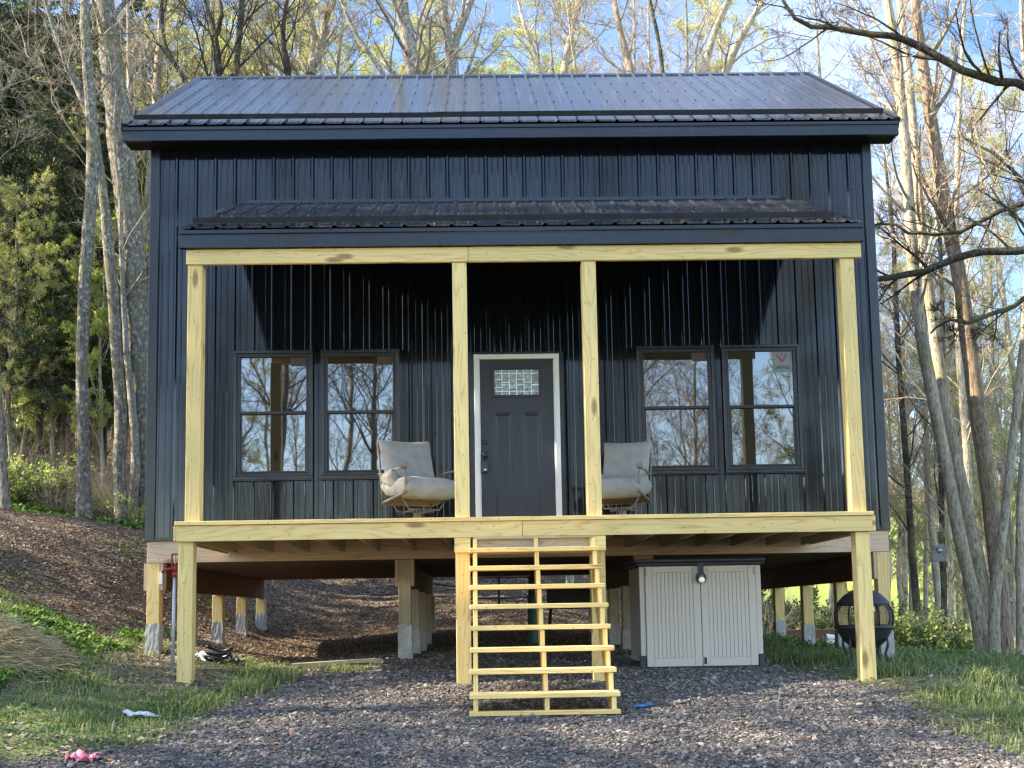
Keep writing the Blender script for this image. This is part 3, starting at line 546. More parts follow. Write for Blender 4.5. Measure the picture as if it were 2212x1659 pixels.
def nest(mb, h, steps):
    a = h; y = steps[0][1]; cur = (h[0], h[1], h[2], h[3]); yy = steps[0][0]
    for (ins, ynew) in steps[1:]:
        n_ = (cur[0] + ins, cur[1] - ins, cur[2] + ins, cur[3] - ins); P = lambda r, y_: [(r[0], y_, r[2]), (r[1], y_, r[2]), (r[1], y_, r[3]), (r[0], y_, r[3])]
        mb.add(P(cur, yy) + P(n_, ynew), [(0, 1, 5, 4), (1, 2, 6, 5), (2, 3, 7, 6), (3, 0, 4, 7)]); cur = n_; yy = ynew
    return cur, yy
dm_ = MB(); g = (sx0 + .135, sx1 - .135, sz1 - .45, sz1 - .085); pn1 = (sx0 + .165, sx0 + .165 + .21, ZD + .14, sz1 - .64); pn2 = (sx1 - .155 - .21, sx1 - .155, ZD + .14, sz1 - .64)
pn1 = (sx0 + .15, sx0 + .37, ZD + .10, sz1 - .62); pn2 = (sx1 - .37, sx1 - .15, ZD + .10, sz1 - .62)
recess(dm_, sx0, sx1, ZD + .005, sz1, -.012, [g, pn1, pn2])
for h in (pn1, pn2):
    c, y = nest(dm_, h, [(-.012, 0), (.012, -.002), (.012, -.002), (.018, -.010), (.004, -.011)]); dm_.add([(c[0], y, c[2]), (c[1], y, c[2]), (c[1], y, c[3]), (c[0], y, c[3])], [(0, 1, 2, 3)])
c, y = nest(dm_, g, [(-.012, 0), (.004, -.022), (.018, -.022), (.012, -.006)])
dm_.box(sx0, sx1, .012, .035, ZD + .005, sz1)
door = dm_.build('door', M['door'], cabin)
def obscure():
    m = mat('textured_glass', (.30, .33, .32), .12, .8); nt = m.node_tree; b = nt.nodes['Principled BSDF']; tc = N(nt, 'ShaderNodeTexCoord').outputs['Object']
    n = noise(nt, mapping(nt, tc, (22, 22, 16)), 1, 4, .6, 1.5); c = ramp(nt, n, [(0.3, (.10, .13, .12)), (0.5, (.33, .37, .36)), (.7, (.62, .65, .63))]); nt.links.new(c, b.inputs['Base Color']); bump(nt, n, 1, .02, b); return m
mb = MB(); mb.box(c[0], c[1], -.004, .006, c[2], c[3]); pane = mb.build('pane', obscure(), door)
mb = MB(); gw, gh = c[1] - c[0], c[3] - c[2]
for k in range(1, 6): mb.box(c[0] + gw * k / 6 - .003, c[0] + gw * k / 6 + .003, -.0085, -.0042, c[2], c[3])
for k in range(6):
    for t in (.14, .3 + .1 * (k % 2), .62 - .12 * (k % 3), .86): mb.box(c[0] + gw * k / 6 + .0031, c[0] + gw * (k + 1) / 6 - .0031, -.008, -.0042, c[2] + gh * t - .0025, c[2] + gh * t + .0025)
mb.build('lead_came', M['chrome'], door)
hx = sx0 + .045
def turned(mb, x, z, prof, y0): 
    n = 20; V = []
    for r, d in prof: V += [(x + r * a, y0 - d, z + r * b) for a, b in _cs[n]]
    k = len(prof); mb.add(V, [(i * n + j, i * n + (j + 1) % n, (i + 1) * n + (j + 1) % n, (i + 1) * n + j) for i in range(k - 1) for j in range(n)] + [tuple((k - 1) * n + j for j in range(n))])
mb = MB(); turned(mb, hx, 2.60, [(.032, 0), (.032, .012), (.024, .02), (.022, .03), (.0, .031)][:4], -.012); mb.build('deadbolt', M['black'], door, smooth=False)
mb = MB(); turned(mb, hx, 2.445, [(.033, 0), (.033, .008), (.014, .012), (.013, .035), (.026, .042), (.031, .055), (.028, .068), (.012, .074)], -.012); mb.build('door_knob', M['black'], door, smooth=True)
lb = empty('lock_box', (hx, -.05, 2.445)); tag(lb, 'small black key lock box hanging from the cabin door knob', 'lock box')
mb = MB(); a_ = np.linspace(0, PI, 13); mb.tube([(.022 * math.cos(t), 0, -.012 + .026 * math.sin(t)) for t in a_] , .0045, 8); mb.tube([(-.022, 0, -.012), (-.022, 0, -.075)], .0045, 8); mb.tube([(.022, 0, -.012), (.022, 0, -.075)], .0045, 8); mb.build('shackle', M['black'], lb, smooth=True)
mb = MB(); mb.box(-.034, .034, -.024, .022, -.20, -.07); mb.build('case', M['slate'], lb, bevel=.006, seg=3)
mb = MB(); mb.box(-.016, .016, -.0268, -.0245, -.18, -.165); mb.build('label_plate', M['white'], lb)
# porch steps ---------------------------------------------------------------
st = empty('porch_steps', (.06, -2.2, 0)); tag(st, 'open pine steps leading up to the middle of the porch deck', 'steps')
TR = [at(1100, py, -2.25 - .178 * i)[2] for i, py in enumerate((1187, 1226, 1267, 1309, 1355, 1402, 1449, 1501))]
X0, X1 = -.60, .60
for i, z in enumerate(TR):
    z += .0; y = YD - .02 - .055 - .178 * i; mb = MB(); jit = random.uniform(-.006, .006)
    mb.box(X0 - .012 + jit, X1 + .014 + jit, y - .115 + 2.2, y + .125 + 2.2, z - .024, z + .016); mb.build('tread', M['pine'], st, bevel=.004)
for x in (X0 + .02, -.0, X1 - .055):
    pl = []; yb = YD - .03 + 2.2; rise = (TR[0] - TR[7]) / 7
    pl.append((yb, 1.34)); y = yb
    top = TR[0] + .20; pl.append((yb - .012, 1.34))
    for i, z in enumerate(TR):
        yf = YD - .02 - .055 - .178 * i + 2.2 - .10
        if i == 0: pl.append((yb - .012, z - .026))
        pl.append((yf + .002, z - .026)); 
        if i < 7: pl.append((yf + .002, TR[i + 1] - .026))
    yl = YD - .02 - .055 - .178 * 7 + 2.2 - .10; gl = TR[7] - .125; pl.append((yl + .002, gl)); pl.append((yl + .26, gl)); pl.append((yb, TR[0] - .36))
    mb = MB(); mb.prism(pl[::-1], x, x + .038, 0); mb.build('stringer', M['pine2'], st, bevel=.002)
mb = MB(); mb.box(X0 - .014, X1 + .012, yl - .04, yl + .08, gl - .036, gl - .001); mb.build('sole_plate', M['pine'], st, bevel=.003)
mb = MB(); mb.box(X0 + .02, X1 - .02, yb + .045, yb + .06, 1.18, 1.343); mb.box(X0 + .02, X1 - .02, yb - .014, yb + .045, 1.325, 1.343); mb.build('hanger_board', M['grey'], st, bevel=.002)
# ------------------------------------------------------------------ chairs
def pillow(w_, h_, t_, n=14, crown=.5, droop=0.0, seed=0, ears=.06):
    """a stuffed cushion standing in xz, thickness along y"""
    mb = MB(); rr = np.random.default_rng(seed); ph = rr.uniform(0, 6.28, 6); idx = {}; V = []
    for s_ in (-1, 1):
        for i in range(n + 1):
            for j in range(n + 1):
                u, v = i / n * 2 - 1, j / n * 2 - 1; ed = (1 - abs(u) ** 3.2) * (1 - abs(v) ** 3.2); d = t_ / 2 * max(ed, 0) ** crown
                pinch = ears * (u * u * v * v) * 1.0 - ears * .5 * (u * u * (1 - v * v) + v * v * (1 - u * u))
                x = u * w_ / 2 * (1 + pinch); z = v * h_ / 2 * (1 + pinch); wr = .006 * math.sin(9 * u + ph[0] + 3 * v) + .005 * math.sin(11 * v + ph[1] - 4 * u) + .004 * math.sin(17 * (u + v) + ph[2])
                if s_ == 1 and (i in (0, n) or j in (0, n)): idx[(1, i, j)] = idx[(-1, i, j)]; continue
                idx[(s_, i, j)] = len(V); V.append((x, s_ * (d + wr * ed), z - droop * (1 - v) * 0))
    F = []
    for s_ in (-1, 1):
        for i in range(n):
            for j in range(n):
                q = [idx[(s_, i, j)], idx[(s_, i + 1, j)], idx[(s_, i + 1, j + 1)], idx[(s_, i, j + 1)]]; F.append(tuple(q if s_ == -1 else q[::-1]))
    return mb.add(V, F)
def xf(mb, Mx):
    Mx = np.array(Mx); mb.v = [v @ Mx[:3, :3].T + Mx[:3, 3] for v in mb.v]; return mb
def make_chair(seed, slump):
    r = empty('patio_chair', (0, 0, 0))
    # faces -y locally; z=0 is the deck
    b = pillow(.60, .64, .17, seed=seed, crown=.38); xf(b, Matrix.Translation((0, .20, .665)) @ Matrix.Rotation(math.radians(-14), 4, 'X') @ Matrix.Rotation(math.radians(slump), 4, 'Y')); b.build('back_cushion', M['fabric'], r, smooth=True, sub=1)
    s = pillow(.64, .62, .23, crown=.14, seed=seed + 1, ears=.015); xf(s, Matrix.Translation((0, -.07, .42)) @ Matrix.Rotation(math.radians(-90 + 7), 4, 'X')); s.build('seat_cushion', M['fabric'], r, smooth=True, sub=1)
    k = pillow(.40, .30, .13, seed=seed + 2); xf(k, Matrix.Translation((-.24, .08, .47)) @ Matrix.Rotation(math.radians(80), 4, 'Z') @ Matrix.Rotation(math.radians(-25), 4, 'X')); k.build('bolster', M['fabric'], r, smooth=True, sub=1)
    mb = MB(); P = [(-.29, -.33, .34), (.29, -.33, .34), (.29, .24, .28), (-.29, .24, .28), (-.29, -.33, .34)]; mb.tube(P, .014, 8)
    ub = MB(); ub.box(-.28, .28, -.32, .23, -.004, .004, Matrix.Translation((0, 0, .305)) @ Matrix.Rotation(math.radians(-6), 4, 'X')); ub.build('seat_sling', M['sling'], r)
    for sx_ in (-1, 1): mb.tube([(sx_ * .27, .24, .28), (sx_ * .27, .30, .60), (sx_ * .26, .38, .90)], .014, 8)
    mb.tube([(-.26, .38, .90), (0, .40, .93), (.26, .38, .90)], .014, 8); mb.build('frame', M['tan_metal'], r, smooth=True)
    for sx_ in (-1, 1):
        mb = MB(); mb.tube([(sx_ * .29, -.33, .34), (sx_ * .300, -.36, .50), (sx_ * .300, -.33, .585), (sx_ * .300, -.10, .60), (sx_ * .295, .12, .575), (sx_ * .28, .32, .60)], .012, 8); ar = mb.build('arm', M['tan_metal'], r, smooth=True)
        mb = MB(); mb.box(sx_ * .300 - .028, sx_ * .300 + .028, -.37, -.27, .585, .64); mb.build('arm_cap', M['tan_metal'], ar, bevel=.01, seg=2)
    mb = MB()
    for yy in (-.15, .12): mb.tube([(-.24, yy, .30), (-.17, yy, .19), (.17, yy, .19), (.24, yy, .30)], .009, 6)
    for sx_ in (-.1, .1): mb.tube([(sx_, -.16, .185), (sx_, .13, .185)], .011, 6)
    for a in range(7): mb.tube([(-.09 + .03 * a, -.17, .20), (-.09 + .03 * a, -.17, .155)], .006, 5)
    mb.build('rocker_spring', M['tan_metal'], r, smooth=True)
    mb = MB(); mb.lathe([(.045, .18), (.045, .12), (.10, .105), (.10, .095), (.05, .09), (.06, .05), (.13, .03), (.26, .02), (.27, .0)][::-1], n=28); mb.build('swivel_base', M['tan_metal'], r, smooth=False)
    return r
ch1 = make_chair(3, -2); ch1.location = (*at(902, 1110, -.85)[:1], -.85, ZD); ch1.rotation_euler[2] = math.radians(30); ch1.scale = (1.06, 1.06, 1.03); tag(ch1, 'grey cushioned swivel chair on the porch left of the door, in full view', 'chair', 'swivel chairs on the porch')
ch2 = make_chair(21, 2); ch2.location = (*at(1345, 1110, -.75)[:1], -.75, ZD); ch2.rotation_euler[2] = math.radians(-22); ch2.scale = (.93, 1, 1.0); tag(ch2, 'grey cushioned swivel chair half hidden behind the porch post right of the door', 'chair', 'swivel chairs on the porch')
# ------------------------------------------------------------------ storage cabinet
CY = -1.18; c0 = at(1386, 1440, CY); c1 = at(1650, 1436, CY); cz1 = at(1510, 1222, CY)[2]; cxl, cxr, cz = c0[0], c1[0], min(c0[2], c1[2]) - .0; cz = .6 - (1440 - 1329) / 2350 * 11.33 + .0
cz = float(at(1510, 1441, CY)[2])
cb = empty('storage_cabinet', ((cxl + cxr) / 2, CY, cz)); tag(cb, 'beige plastic storage cabinet with two doors under the porch deck', 'storage cabinet')
hw = (cxr - cxl) / 2; hh = cz1 - cz
mb = MB(); mb.box(-hw, hw, .012, .78, .06, hh); mb.build('body', M['resin_side'], cb, bevel=.01)
mb = MB(); mb.box(-hw - .012, hw + .012, .0, .80, -.06, .055); mb.box(-hw - .014, -hw + .05, -.012, .05, -.05, .12); mb.box(hw - .05, hw + .014, -.012, .05, -.05, .12); mb.build('base', M['slate'], cb, bevel=.008)
mb = MB(); mb.box(-hw - .03, hw + .03, -.06, .82, hh + .004, hh + .035); mb.box(-hw - .05, hw + .05, -.03, .84, hh + .036, hh + .075); mb.build('lid', M['slate'], cb, bevel=.012, seg=2)
for s_ in (-1, 1): mb = MB(); mb.box(s_ * hw - (.055 if s_ == 1 else 0), s_ * hw + (.055 if s_ == -1 else 0), -.008, .011, .125, hh - .002); mb.build('corner_stile', M['resin'], cb, bevel=.004)
for s_ in (-1, 1):
    a, b = (-hw + .06, -.004) if s_ == -1 else (.004, hw - .06); pa, pb = a + .075, b - .075; mb = MB()
    z0, z1, q0, q1 = .012, hh - .003, .012 + .085, hh - .003 - .065
    f0 = -.024
    mb.box(a, b, -.012, .010, z0, z1)
    for (e0, e1, g0, g1) in ((a, pa - .002, z0, z1), (pb + .002, b, z0, z1), (pa, pb, z0, q0 - .002), (pa, pb, q1 + .002, z1)): mb.box(e0, e1, -.026, -.0125, g0, g1)
    nb = 10
    for k in range(nb): u0 = pa + (pb - pa) * k / nb; u1 = pa + (pb - pa) * (k + 1) / nb; mb.box(u0 + .0022, u1 - .0022, -.022, -.0125, q0 + .001, q1 - .001)
    dd = mb.build('door', M['resin'], cb, bevel=.0015)
    mb = MB(); mb.box(*( (a + .004, a + .016) if s_ == -1 else (b - .016, b - .004)), -.034, -.027, hh - .10, hh - .02); mb.build('hinge', M['resin_side'], dd, bevel=.002)
mb = MB(); mb.box(.012, .040, -.032, -.0265, .03, .10); mb.box(.018, .034, -.036, -.0325, .07, .09); mb.build('latch', M['black'], cb, bevel=.001)
mb = MB(); mb.prism([(-.028, hh + .03), (.028, hh + .03), (.028, hh - .07), (.052, hh - .10), (.055, hh - .145), (.03, hh - .18), (-.03, hh - .18), (-.055, hh - .145), (-.052, hh - .10), (-.028, hh - .07)], -.072, -.062, 1)
mb.build('hasp', M['slate'], cb, bevel=.002)
pk = empty('padlock', ((cxl + cxr) / 2, CY - .074, cz + hh - .125)); tag(pk, 'round steel padlock on the hasp of the storage cabinet', 'padlock')
mb = MB(); turned(mb, 0, -.025, [(.034, 0), (.037, .006), (.037, .018), (.030, .026), (.012, .027)], 0); mb.build('case', M['chrome'], pk, smooth=False)
mb = MB(); mb.tube([(-.018, -.012, .0), (-.018, -.012, .012), (0, -.012, .026), (.018, -.012, .012), (.018, -.012, .0)], .006, 8); mb.build('shackle', M['chrome'], pk, smooth=True)
# ------------------------------------------------------------------ fire pit
fc = at(1868, 1380, -1.0); fx, fy = fc[0], -1.0; fg = zg(fx, fy)
fp = empty('fire_pit', (fx, fy, fg)); tag(fp, 'round black iron fire pit with domed mesh lid behind the right porch post', 'fire pit')
R0 = .285; zc = .36
mb = MB(); mb.lathe([(.02, zc - .22), (.14, zc - .19), (.22, zc - .12), (.27, zc - .03), (R0, zc + .0), (R0 + .025, zc + .012), (R0 + .025, zc + .03), (R0, zc + .03)], n=36); mb.build('bowl', M['iron'], fp, smooth=False)
mb = MB(); mb.lathe([(R0 - .035, zc + .255), (R0 - .015, zc + .262), (R0 - .03, zc + .29), (.19, zc + .36), (.10, zc + .41), (.03, zc + .43), (.012, zc + .432)], n=36); dome = mb.build('lid', M['iron'], fp, smooth=False)
mb = MB(); mb.tube([(-.03, 0, zc + .43), (-.03, 0, zc + .47), (.03, 0, zc + .47), (.03, 0, zc + .43)], .007, 6); mb.build('lid_handle', M['iron'], dome)
mb = MB()
for zz in (zc + .035, zc + .25): mb.tube([(( R0 + (.0 if zz < zc + .1 else -.03)) * math.cos(t), (R0 + (.0 if zz < zc + .1 else -.03)) * math.sin(t), zz) for t in np.linspace(0, 2 * PI, 41)], .009, 6, cap=False)
for k in range(8):
    t = k * PI / 4 + .2; mb.tube([((R0 + dr) * math.cos(t), (R0 + dr) * math.sin(t), zc + h) for dr, h in ((0, .03), (.022, .10), (.018, .18), (-.03, .255))], .009, 6)
mb.build('cage', M['iron'], fp, smooth=True)
mb = MB(); NN = 110
for sgn in (1, -1):
    for k in range(NN):
        P = []
        for j in range(5): q = j / 4; t = k * 2 * PI / NN + sgn * q * .34; r_ = R0 - .004 + .02 * math.sin(q * PI) - .03 * q * q; P.append((r_ * math.cos(t), r_ * math.sin(t), zc + .03 + .225 * q))
        mb.tube(P, .0012, 3, cap=False)
mb.build('mesh_screen', M['iron'], fp)
for k in range(4):
    t = k * PI / 2 + .65; mb = MB(); mb.tube([(r_ * math.cos(t), r_ * math.sin(t), z_) for r_, z_ in ((.20, zc - .12), (.265, zc - .10), (.27, zc - .17), (.235, .10), (.26, .03), (.31, -.01))], [.012, .014, .014, .013, .013, .016], 8); mb.build('leg', M['iron'], fp, smooth=True)
# ------------------------------------------------------------------ yard hydrant
hy = at(372, 1420, -1.55); g = zg(hy[0], -1.55); hyd = empty('yard_hydrant', (hy[0], -1.55, g)); tag(hyd, 'red headed frost free water hydrant on a galvanised pipe beside the left porch post', 'hydrant')
tp = at(378, 1242, -1.55); dx_ = tp[0] - hy[0]; th_ = tp[2] - g
mb = MB(); mb.tube([(0, 0, -.2), (dx_ * .5, 0, th_ * .5), (dx_, 0, th_)], .018, 12); mb.build('pipe', M['galv'], hyd, smooth=True)
mb = MB(); mb.lathe([(.024, 0), (.032, .01), (.032, .03), (.026, .05), (.034, .06), (.034, .09), (.02, .10), (.014, .13)], (dx_, 0, th_ - .02), 14)
mb.tube([(dx_, -.02, th_ + .055), (dx_ - .05, -.03, th_ + .06), (dx_ - .10, -.035, th_ + .05), (dx_ - .115, -.036, th_ + .02)], [.016, .015, .014, .017], 10); mb.build('spout_head', M['red'], hyd, smooth=True)
mb = MB(); mb.box(dx_ - .038, dx_ - .026, -.012, .012, th_ + .07, th_ + .21); mb.box(dx_ - .038, dx_ + .06, -.012, .012, th_ + .198, th_ + .215); mb.box(dx_ + .03, dx_ + .042, -.012, .012, th_ + .15, th_ + .197); mb.build('handle', M['red'], hyd, bevel=.003)
mb = MB(); mb.tube([(dx_, 0, th_ + .10), (dx_, 0, th_ + .19)], .007, 8); mb.build('lift_rod', M['chrome'], hyd)
# ------------------------------------------------------------------ trees
def vtubes(P, R, n):
    """P (m,k,3) paths, R (m,k) radii -> verts, quads"""
    m_, k = P.shape[:2]; T = np.gradient(P, axis=1) if k > 2 else np.repeat(P[:, 1:] - P[:, :1], 2, 1); T /= np.linalg.norm(T, axis=-1, keepdims=True) + 1e-9
    t0 = (P[:, -1] - P[:, 0]); t0 /= np.linalg.norm(t0, axis=-1, keepdims=True) + 1e-9
    a = np.where(np.abs(t0[:, 2:3]) < .9, [[0, 0, 1.0]], [[1.0, 0, 0]]); u = np.cross(a, t0); u /= np.linalg.norm(u, axis=-1, keepdims=True) + 1e-9
    U = u[:, None] - T * (T * u[:, None]).sum(-1, keepdims=True); U /= np.linalg.norm(U, axis=-1, keepdims=True) + 1e-9; W = np.cross(T, U)
    c = _cs[n]; V = P[:, :, None] + R[:, :, None, None] * (c[None, None, :, :1] * U[:, :, None] + c[None, None, :, 1:] * W[:, :, None])
    i = np.arange(m_ * k * n).reshape(m_, k, n); j = np.roll(i, -1, 2)
    return V.reshape(-1, 3), np.stack([i[:, :-1], j[:, :-1], j[:, 1:], i[:, 1:]], -1).reshape(-1, 4)
def unit(v): return v / (np.linalg.norm(v, axis=-1, keepdims=True) + 1e-9)
def paths(s, d, L_, k, wander, up, r):
    m_ = len(s); P = np.empty((m_, k, 3)); P[:, 0] = s; d = unit(d); st_ = (L_ / (k - 1))[:, None]
    for i in range(1, k): d = unit(d + r.normal(0, wander, (m_, 3)) + np.array([0, 0, up])); P[:, i] = P[:, i - 1] + d * st_
    return P
def kids(P, R, L_, c, t0, t1, ang, lr, rr, r, up=0.0, flat=0.0):
    m_, k = P.shape[:2]; t = r.uniform(t0, t1, (m_, c)); f = t * (k - 1); i = np.minimum(f.astype(int), k - 2); w_ = (f - i)[..., None]; I = np.arange(m_)[:, None]
    s = P[I, i] * (1 - w_) + P[I, i + 1] * w_; T = unit(P[I, i + 1] - P[I, i]); rad = (R[I, i] * (1 - w_[..., 0]) + R[I, i + 1] * w_[..., 0])
    q = unit(r.normal(0, 1, (m_, c, 3)) * [1, 1, 1 - flat]); q = unit(q - T * (q * T).sum(-1, keepdims=True)); a = r.normal(ang, .18, (m_, c, 1))
    d = T * np.cos(a) + q * np.sin(a) + np.array([0, 0, up]); l = L_[:, None] * lr * r.uniform(.55, 1.15, (m_, c)) * (1.15 - .6 * t)
    return s.reshape(-1, 3), d.reshape(-1, 3), l.ravel(), (np.minimum(rad * rr, rad * .9) * r.uniform(.6, 1, (m_, c))).ravel()
def tap(r0, k, e=.35): return r0[:, None] * (np.linspace(1, e, k)[None])
class Acc:
    def __init__(s): s.v = []; s.f = []; s.n = 0
    def add(s, V, F): s.v.append(V); s.f.append(F + s.n); s.n += len(V)
    def out(s): return np.concatenate(s.v), np.concatenate(s.f)
def leaves(pts, size, r, flat=.5):
    m_ = len(pts); a = unit(r.normal(0, 1, (m_, 3))); b = unit(np.cross(a, r.normal(0, 1, (m_, 3)))); sz = size * r.uniform(.6, 1.3, (m_, 1))
    V = np.stack([pts - a * sz, pts + b * sz * .55, pts + a * sz, pts - b * sz * .55], 1).reshape(-1, 3); return V, np.arange(m_ * 4).reshape(-1, 4)
def bare(name, TP, TR, seed, bark, twigm, limbs=16, l0=3.2, t0=.3, subs=(5, 5, 4), leaf=None, lsize=.035, lper=3, ang=.9, up=.06, extra=None, limbup=.25):
    """a tree from its trunk path: world trunk TP (k,3), TR (k) radii. Empty > trunk, crown (> leaves)"""
    r = np.random.default_rng(seed); TP = np.asarray(TP, float); TR = np.asarray(TR, float); base = TP[0].copy(); T = empty(name, base)
    # resample with knobbly wobble
    k = 34; s_ = np.concatenate([[0], np.cumsum(np.linalg.norm(np.diff(TP, axis=0), axis=1))]); q = np.linspace(0, s_[-1], k)
    P = np.stack([np.interp(q, s_, TP[:, i]) for i in range(3)], 1); sm = P.copy(); sm[1:-1] = (P[:-2] + P[1:-1] * 2 + P[2:]) / 4; P = sm; Rr = np.interp(q, s_, TR) * (1 + r.normal(0, .035, k)); P[1:-1, :2] += r.normal(0, .06, (k - 2, 2)) * Rr[1:-1, None]
    P = P - base; A = Acc(); B = Acc(); A.add(*vtubes(P[None], Rr[None], 12)); L0 = np.array([s_[-1]])
    s, d, l, rad = kids(P[None], Rr[None], L0, limbs, t0, .98, ang, 1, .42, r, limbup, .3); l = l0 * r.uniform(.5, 1.2, len(l)) * (1.25 - .6 * (s[:, 2] / max(P[-1, 2], 1))); rad = np.clip(rad, .010, .055)
    if extra:
        for EP, ER in extra:
            EP = np.asarray(EP, float) - base; ER = np.asarray(ER, float); k2 = 20; ss = np.concatenate([[0], np.cumsum(np.linalg.norm(np.diff(EP, axis=0), axis=1))]); q2 = np.linspace(0, ss[-1], k2)
            XP = np.stack([np.interp(q2, ss, EP[:, i]) for i in range(3)], 1); XP[1:-1] += r.normal(0, .02, (k2 - 2, 3)); XR = np.interp(q2, ss, ER); A.add(*vtubes(XP[None], XR[None], 9))
            a = kids(XP[None], XR[None], np.array([ss[-1]]), 12, .12, .98, .8, .28, .5, r, .0, 0); s = np.concatenate([s, a[0]]); d = np.concatenate([d, a[1]]); l = np.concatenate([l, a[2]]); rad = np.concatenate([rad, a[3]])
    P1 = paths(s, d, l, 8, .12, up, r); R1 = tap(rad, 8, .3); A.add(*vtubes(P1, R1, 6))
    s, d, l, rad = kids(P1, R1, l, subs[0], .2, 1, .75, .55, .62, r, .05); P2 = paths(s, d, l, 6, .2, up * .7, r); R2 = tap(np.clip(rad, .006, 1), 6, .35); B.add(*vtubes(P2, R2, 4))
    s, d, l, rad = kids(P2, R2, l, subs[1], .15, 1, .7, .55, .6, r); P3 = paths(s, d, l, 5, .22, .05, r); R3 = tap(np.clip(rad, .0048, .02), 5, .5); B.add(*vtubes(P3, R3, 3))
    s, d, l, rad = kids(P3, R3, l, subs[2], .15, 1, .7, .6, .6, r); P4 = paths(s, d, np.clip(l, .12, 1), 4, .2, .04, r); R4 = tap(np.clip(rad, .0032, .01), 4, .6); B.add(*vtubes(P4, R4, 3))
    raw('trunk', *A.out(), M[bark], T, smooth=True); cr = raw('crown', *B.out(), M[twigm], T)
    if leaf:
        pts = np.concatenate([P4.reshape(-1, 3), P3[:, 2:].reshape(-1, 3)]); pts = np.repeat(pts, lper, 0); pts = pts[r.random(len(pts)) < (lper - math.floor(lper) or 1)] if False else pts; pts = pts + r.normal(0, .04, pts.shape)
        raw('leaves', *leaves(pts, lsize, r), M[leaf], cr)
    return T
def spruce(name, base, h, seed, bark='bark_dark', z0=.18, wid=2.6, sparse=1.0, r0=.14, droop=-.10, dead=26, needle=.085):
    r = np.random.default_rng(seed); T = empty(name, base); A = Acc(); B = Acc(); k = 20; zz = np.linspace(-.3, h, k); P = np.stack([r.normal(0, .02, k).cumsum(), r.normal(0, .02, k).cumsum(), zz], 1); R = r0 * (1.02 - zz / h).clip(.03, 1)
    A.add(*vtubes(P[None], R[None], 10)); n = int(h * 9 * sparse); z = r.uniform(z0 * h, h * .98, n); f = 1 - (z - z0 * h) / (h * (1 - z0)); L_ = wid * (.18 + .82 * f ** .8) * r.uniform(.6, 1.1, n); th = r.uniform(0, 2 * PI, n)
    s = np.stack([np.interp(z, zz, P[:, 0]), np.interp(z, zz, P[:, 1]), z], 1); d = np.stack([np.cos(th), np.sin(th), .15 - .45 * f], 1); P1 = paths(s, d, L_, 8, .05, droop * .5, r); P1[:, -3:, 2] += np.array([.02, .05, .1]) * L_[:, None] * .5; R1 = tap(.012 + .012 * f, 8, .25); A.add(*vtubes(P1, R1, 4))
    s, d, l, rad = kids(P1, R1, L_, 16, .12, 1, .85, .34, .5, r, -.35); P2 = paths(s, d, l, 5, .08, -.12, r); A.add(*vtubes(P2, tap(np.full(len(l), .004), 5, .5), 3))
    # needle sprays: small blades along each twig
    pts = P2[:, :, None] + 0; m_ = len(P2); Q = []
    for t in np.linspace(.04, 1, 18):
        i = min(int(t * 4), 3); w_ = t * 4 - i; Q.append(P2[:, i] * (1 - w_) + P2[:, i + 1] * w_)
    Q = np.stack(Q, 1).reshape(-1, 3); Tn = unit(np.repeat(P2[:, -1] - P2[:, 0], 18, 0)); side = unit(np.cross(Tn, r.normal(0, 1, Tn.shape))); a = unit(Tn * .7 + side * r.uniform(-1, 1, (len(Q), 1)) + [0, 0, -.2]); b = unit(np.cross(a, r.normal(0, 1, a.shape))); sz = needle * r.uniform(.6, 1.4, (len(Q), 1))
    V = np.stack([Q - b * sz * .10, Q + a * sz * .5 - b * sz * .17, Q + a * sz * 1.3, Q + a * sz * .5 + b * sz * .17], 1).reshape(-1, 3); 
    if dead:
        zd = r.uniform(.03 * h, z0 * h + .12 * h, dead); th = r.uniform(0, 2 * PI, dead); s = np.stack([np.interp(zd, zz, P[:, 0]), np.interp(zd, zz, P[:, 1]), zd], 1); ll = r.uniform(.5, 2.0, dead); Pd = paths(s, np.stack([np.cos(th), np.sin(th), r.uniform(-.3, .2, dead)], 1), ll, 6, .1, -.03, r); Rd = tap(np.full(dead, .010), 6, .3); A.add(*vtubes(Pd, Rd, 4))
        s, d, l, rad = kids(Pd, Rd, ll, 7, .2, 1, .8, .5, .6, r); A.add(*vtubes(paths(s, d, l, 4, .15, 0, r), tap(np.clip(rad, .003, 1), 4, .4), 3))
    raw('trunk', *A.out(), M[bark], T, smooth=True); raw('crown', V, np.arange(len(V)).reshape(-1, 4), M['needle'], T); return T
def pxtree(name, pix, Y, seed, label, bark='bark', twigm='twig', top=15.0, group=None, wf=.92, **kw):
    """trunk given by picture positions (px, py, width) read off at its true distance Y, from the foot up"""
    t = Y - CAM[1]; P = [at(a, b, Y) for a, b, _ in pix]; R = [w_ * wf / 2 * t / FPX for _, _, w_ in pix]
    g = zg(P[0][0], Y); d0 = unit(np.array(P[0]) - np.array(P[1])); 
    if P[0][2] > g + .05: f = P[0] + (P[0] - P[1]) * 0; f = np.array([P[0][0] + d0[0] * .3, Y, g - .25]); P.insert(0, f); R.insert(0, R[0] * 1.25)
    else: P.insert(0, np.array([P[0][0], Y, min(g, P[0][2]) - .25])); R.insert(0, R[0] * 1.15)
    P = np.array(P); P[:, 1] += np.linspace(0, random.uniform(-.4, .6), len(P)); e = unit(P[-1] - P[-2]); e = unit(e + [0, 0, .5])
    if P[-1][2] < g + top:
        n_ = 4; rem = g + top - P[-1][2]
        for i in range(n_): P = np.vstack([P, P[-1] + unit(e + np.random.default_rng(seed + i).normal(0, .08, 3)) * rem / n_]); R.append(R[-1] * (.72 if i else .85))
    T = bare(name, P, R, seed, bark, twigm, **kw); tag(T, label, 'tree', group); return T
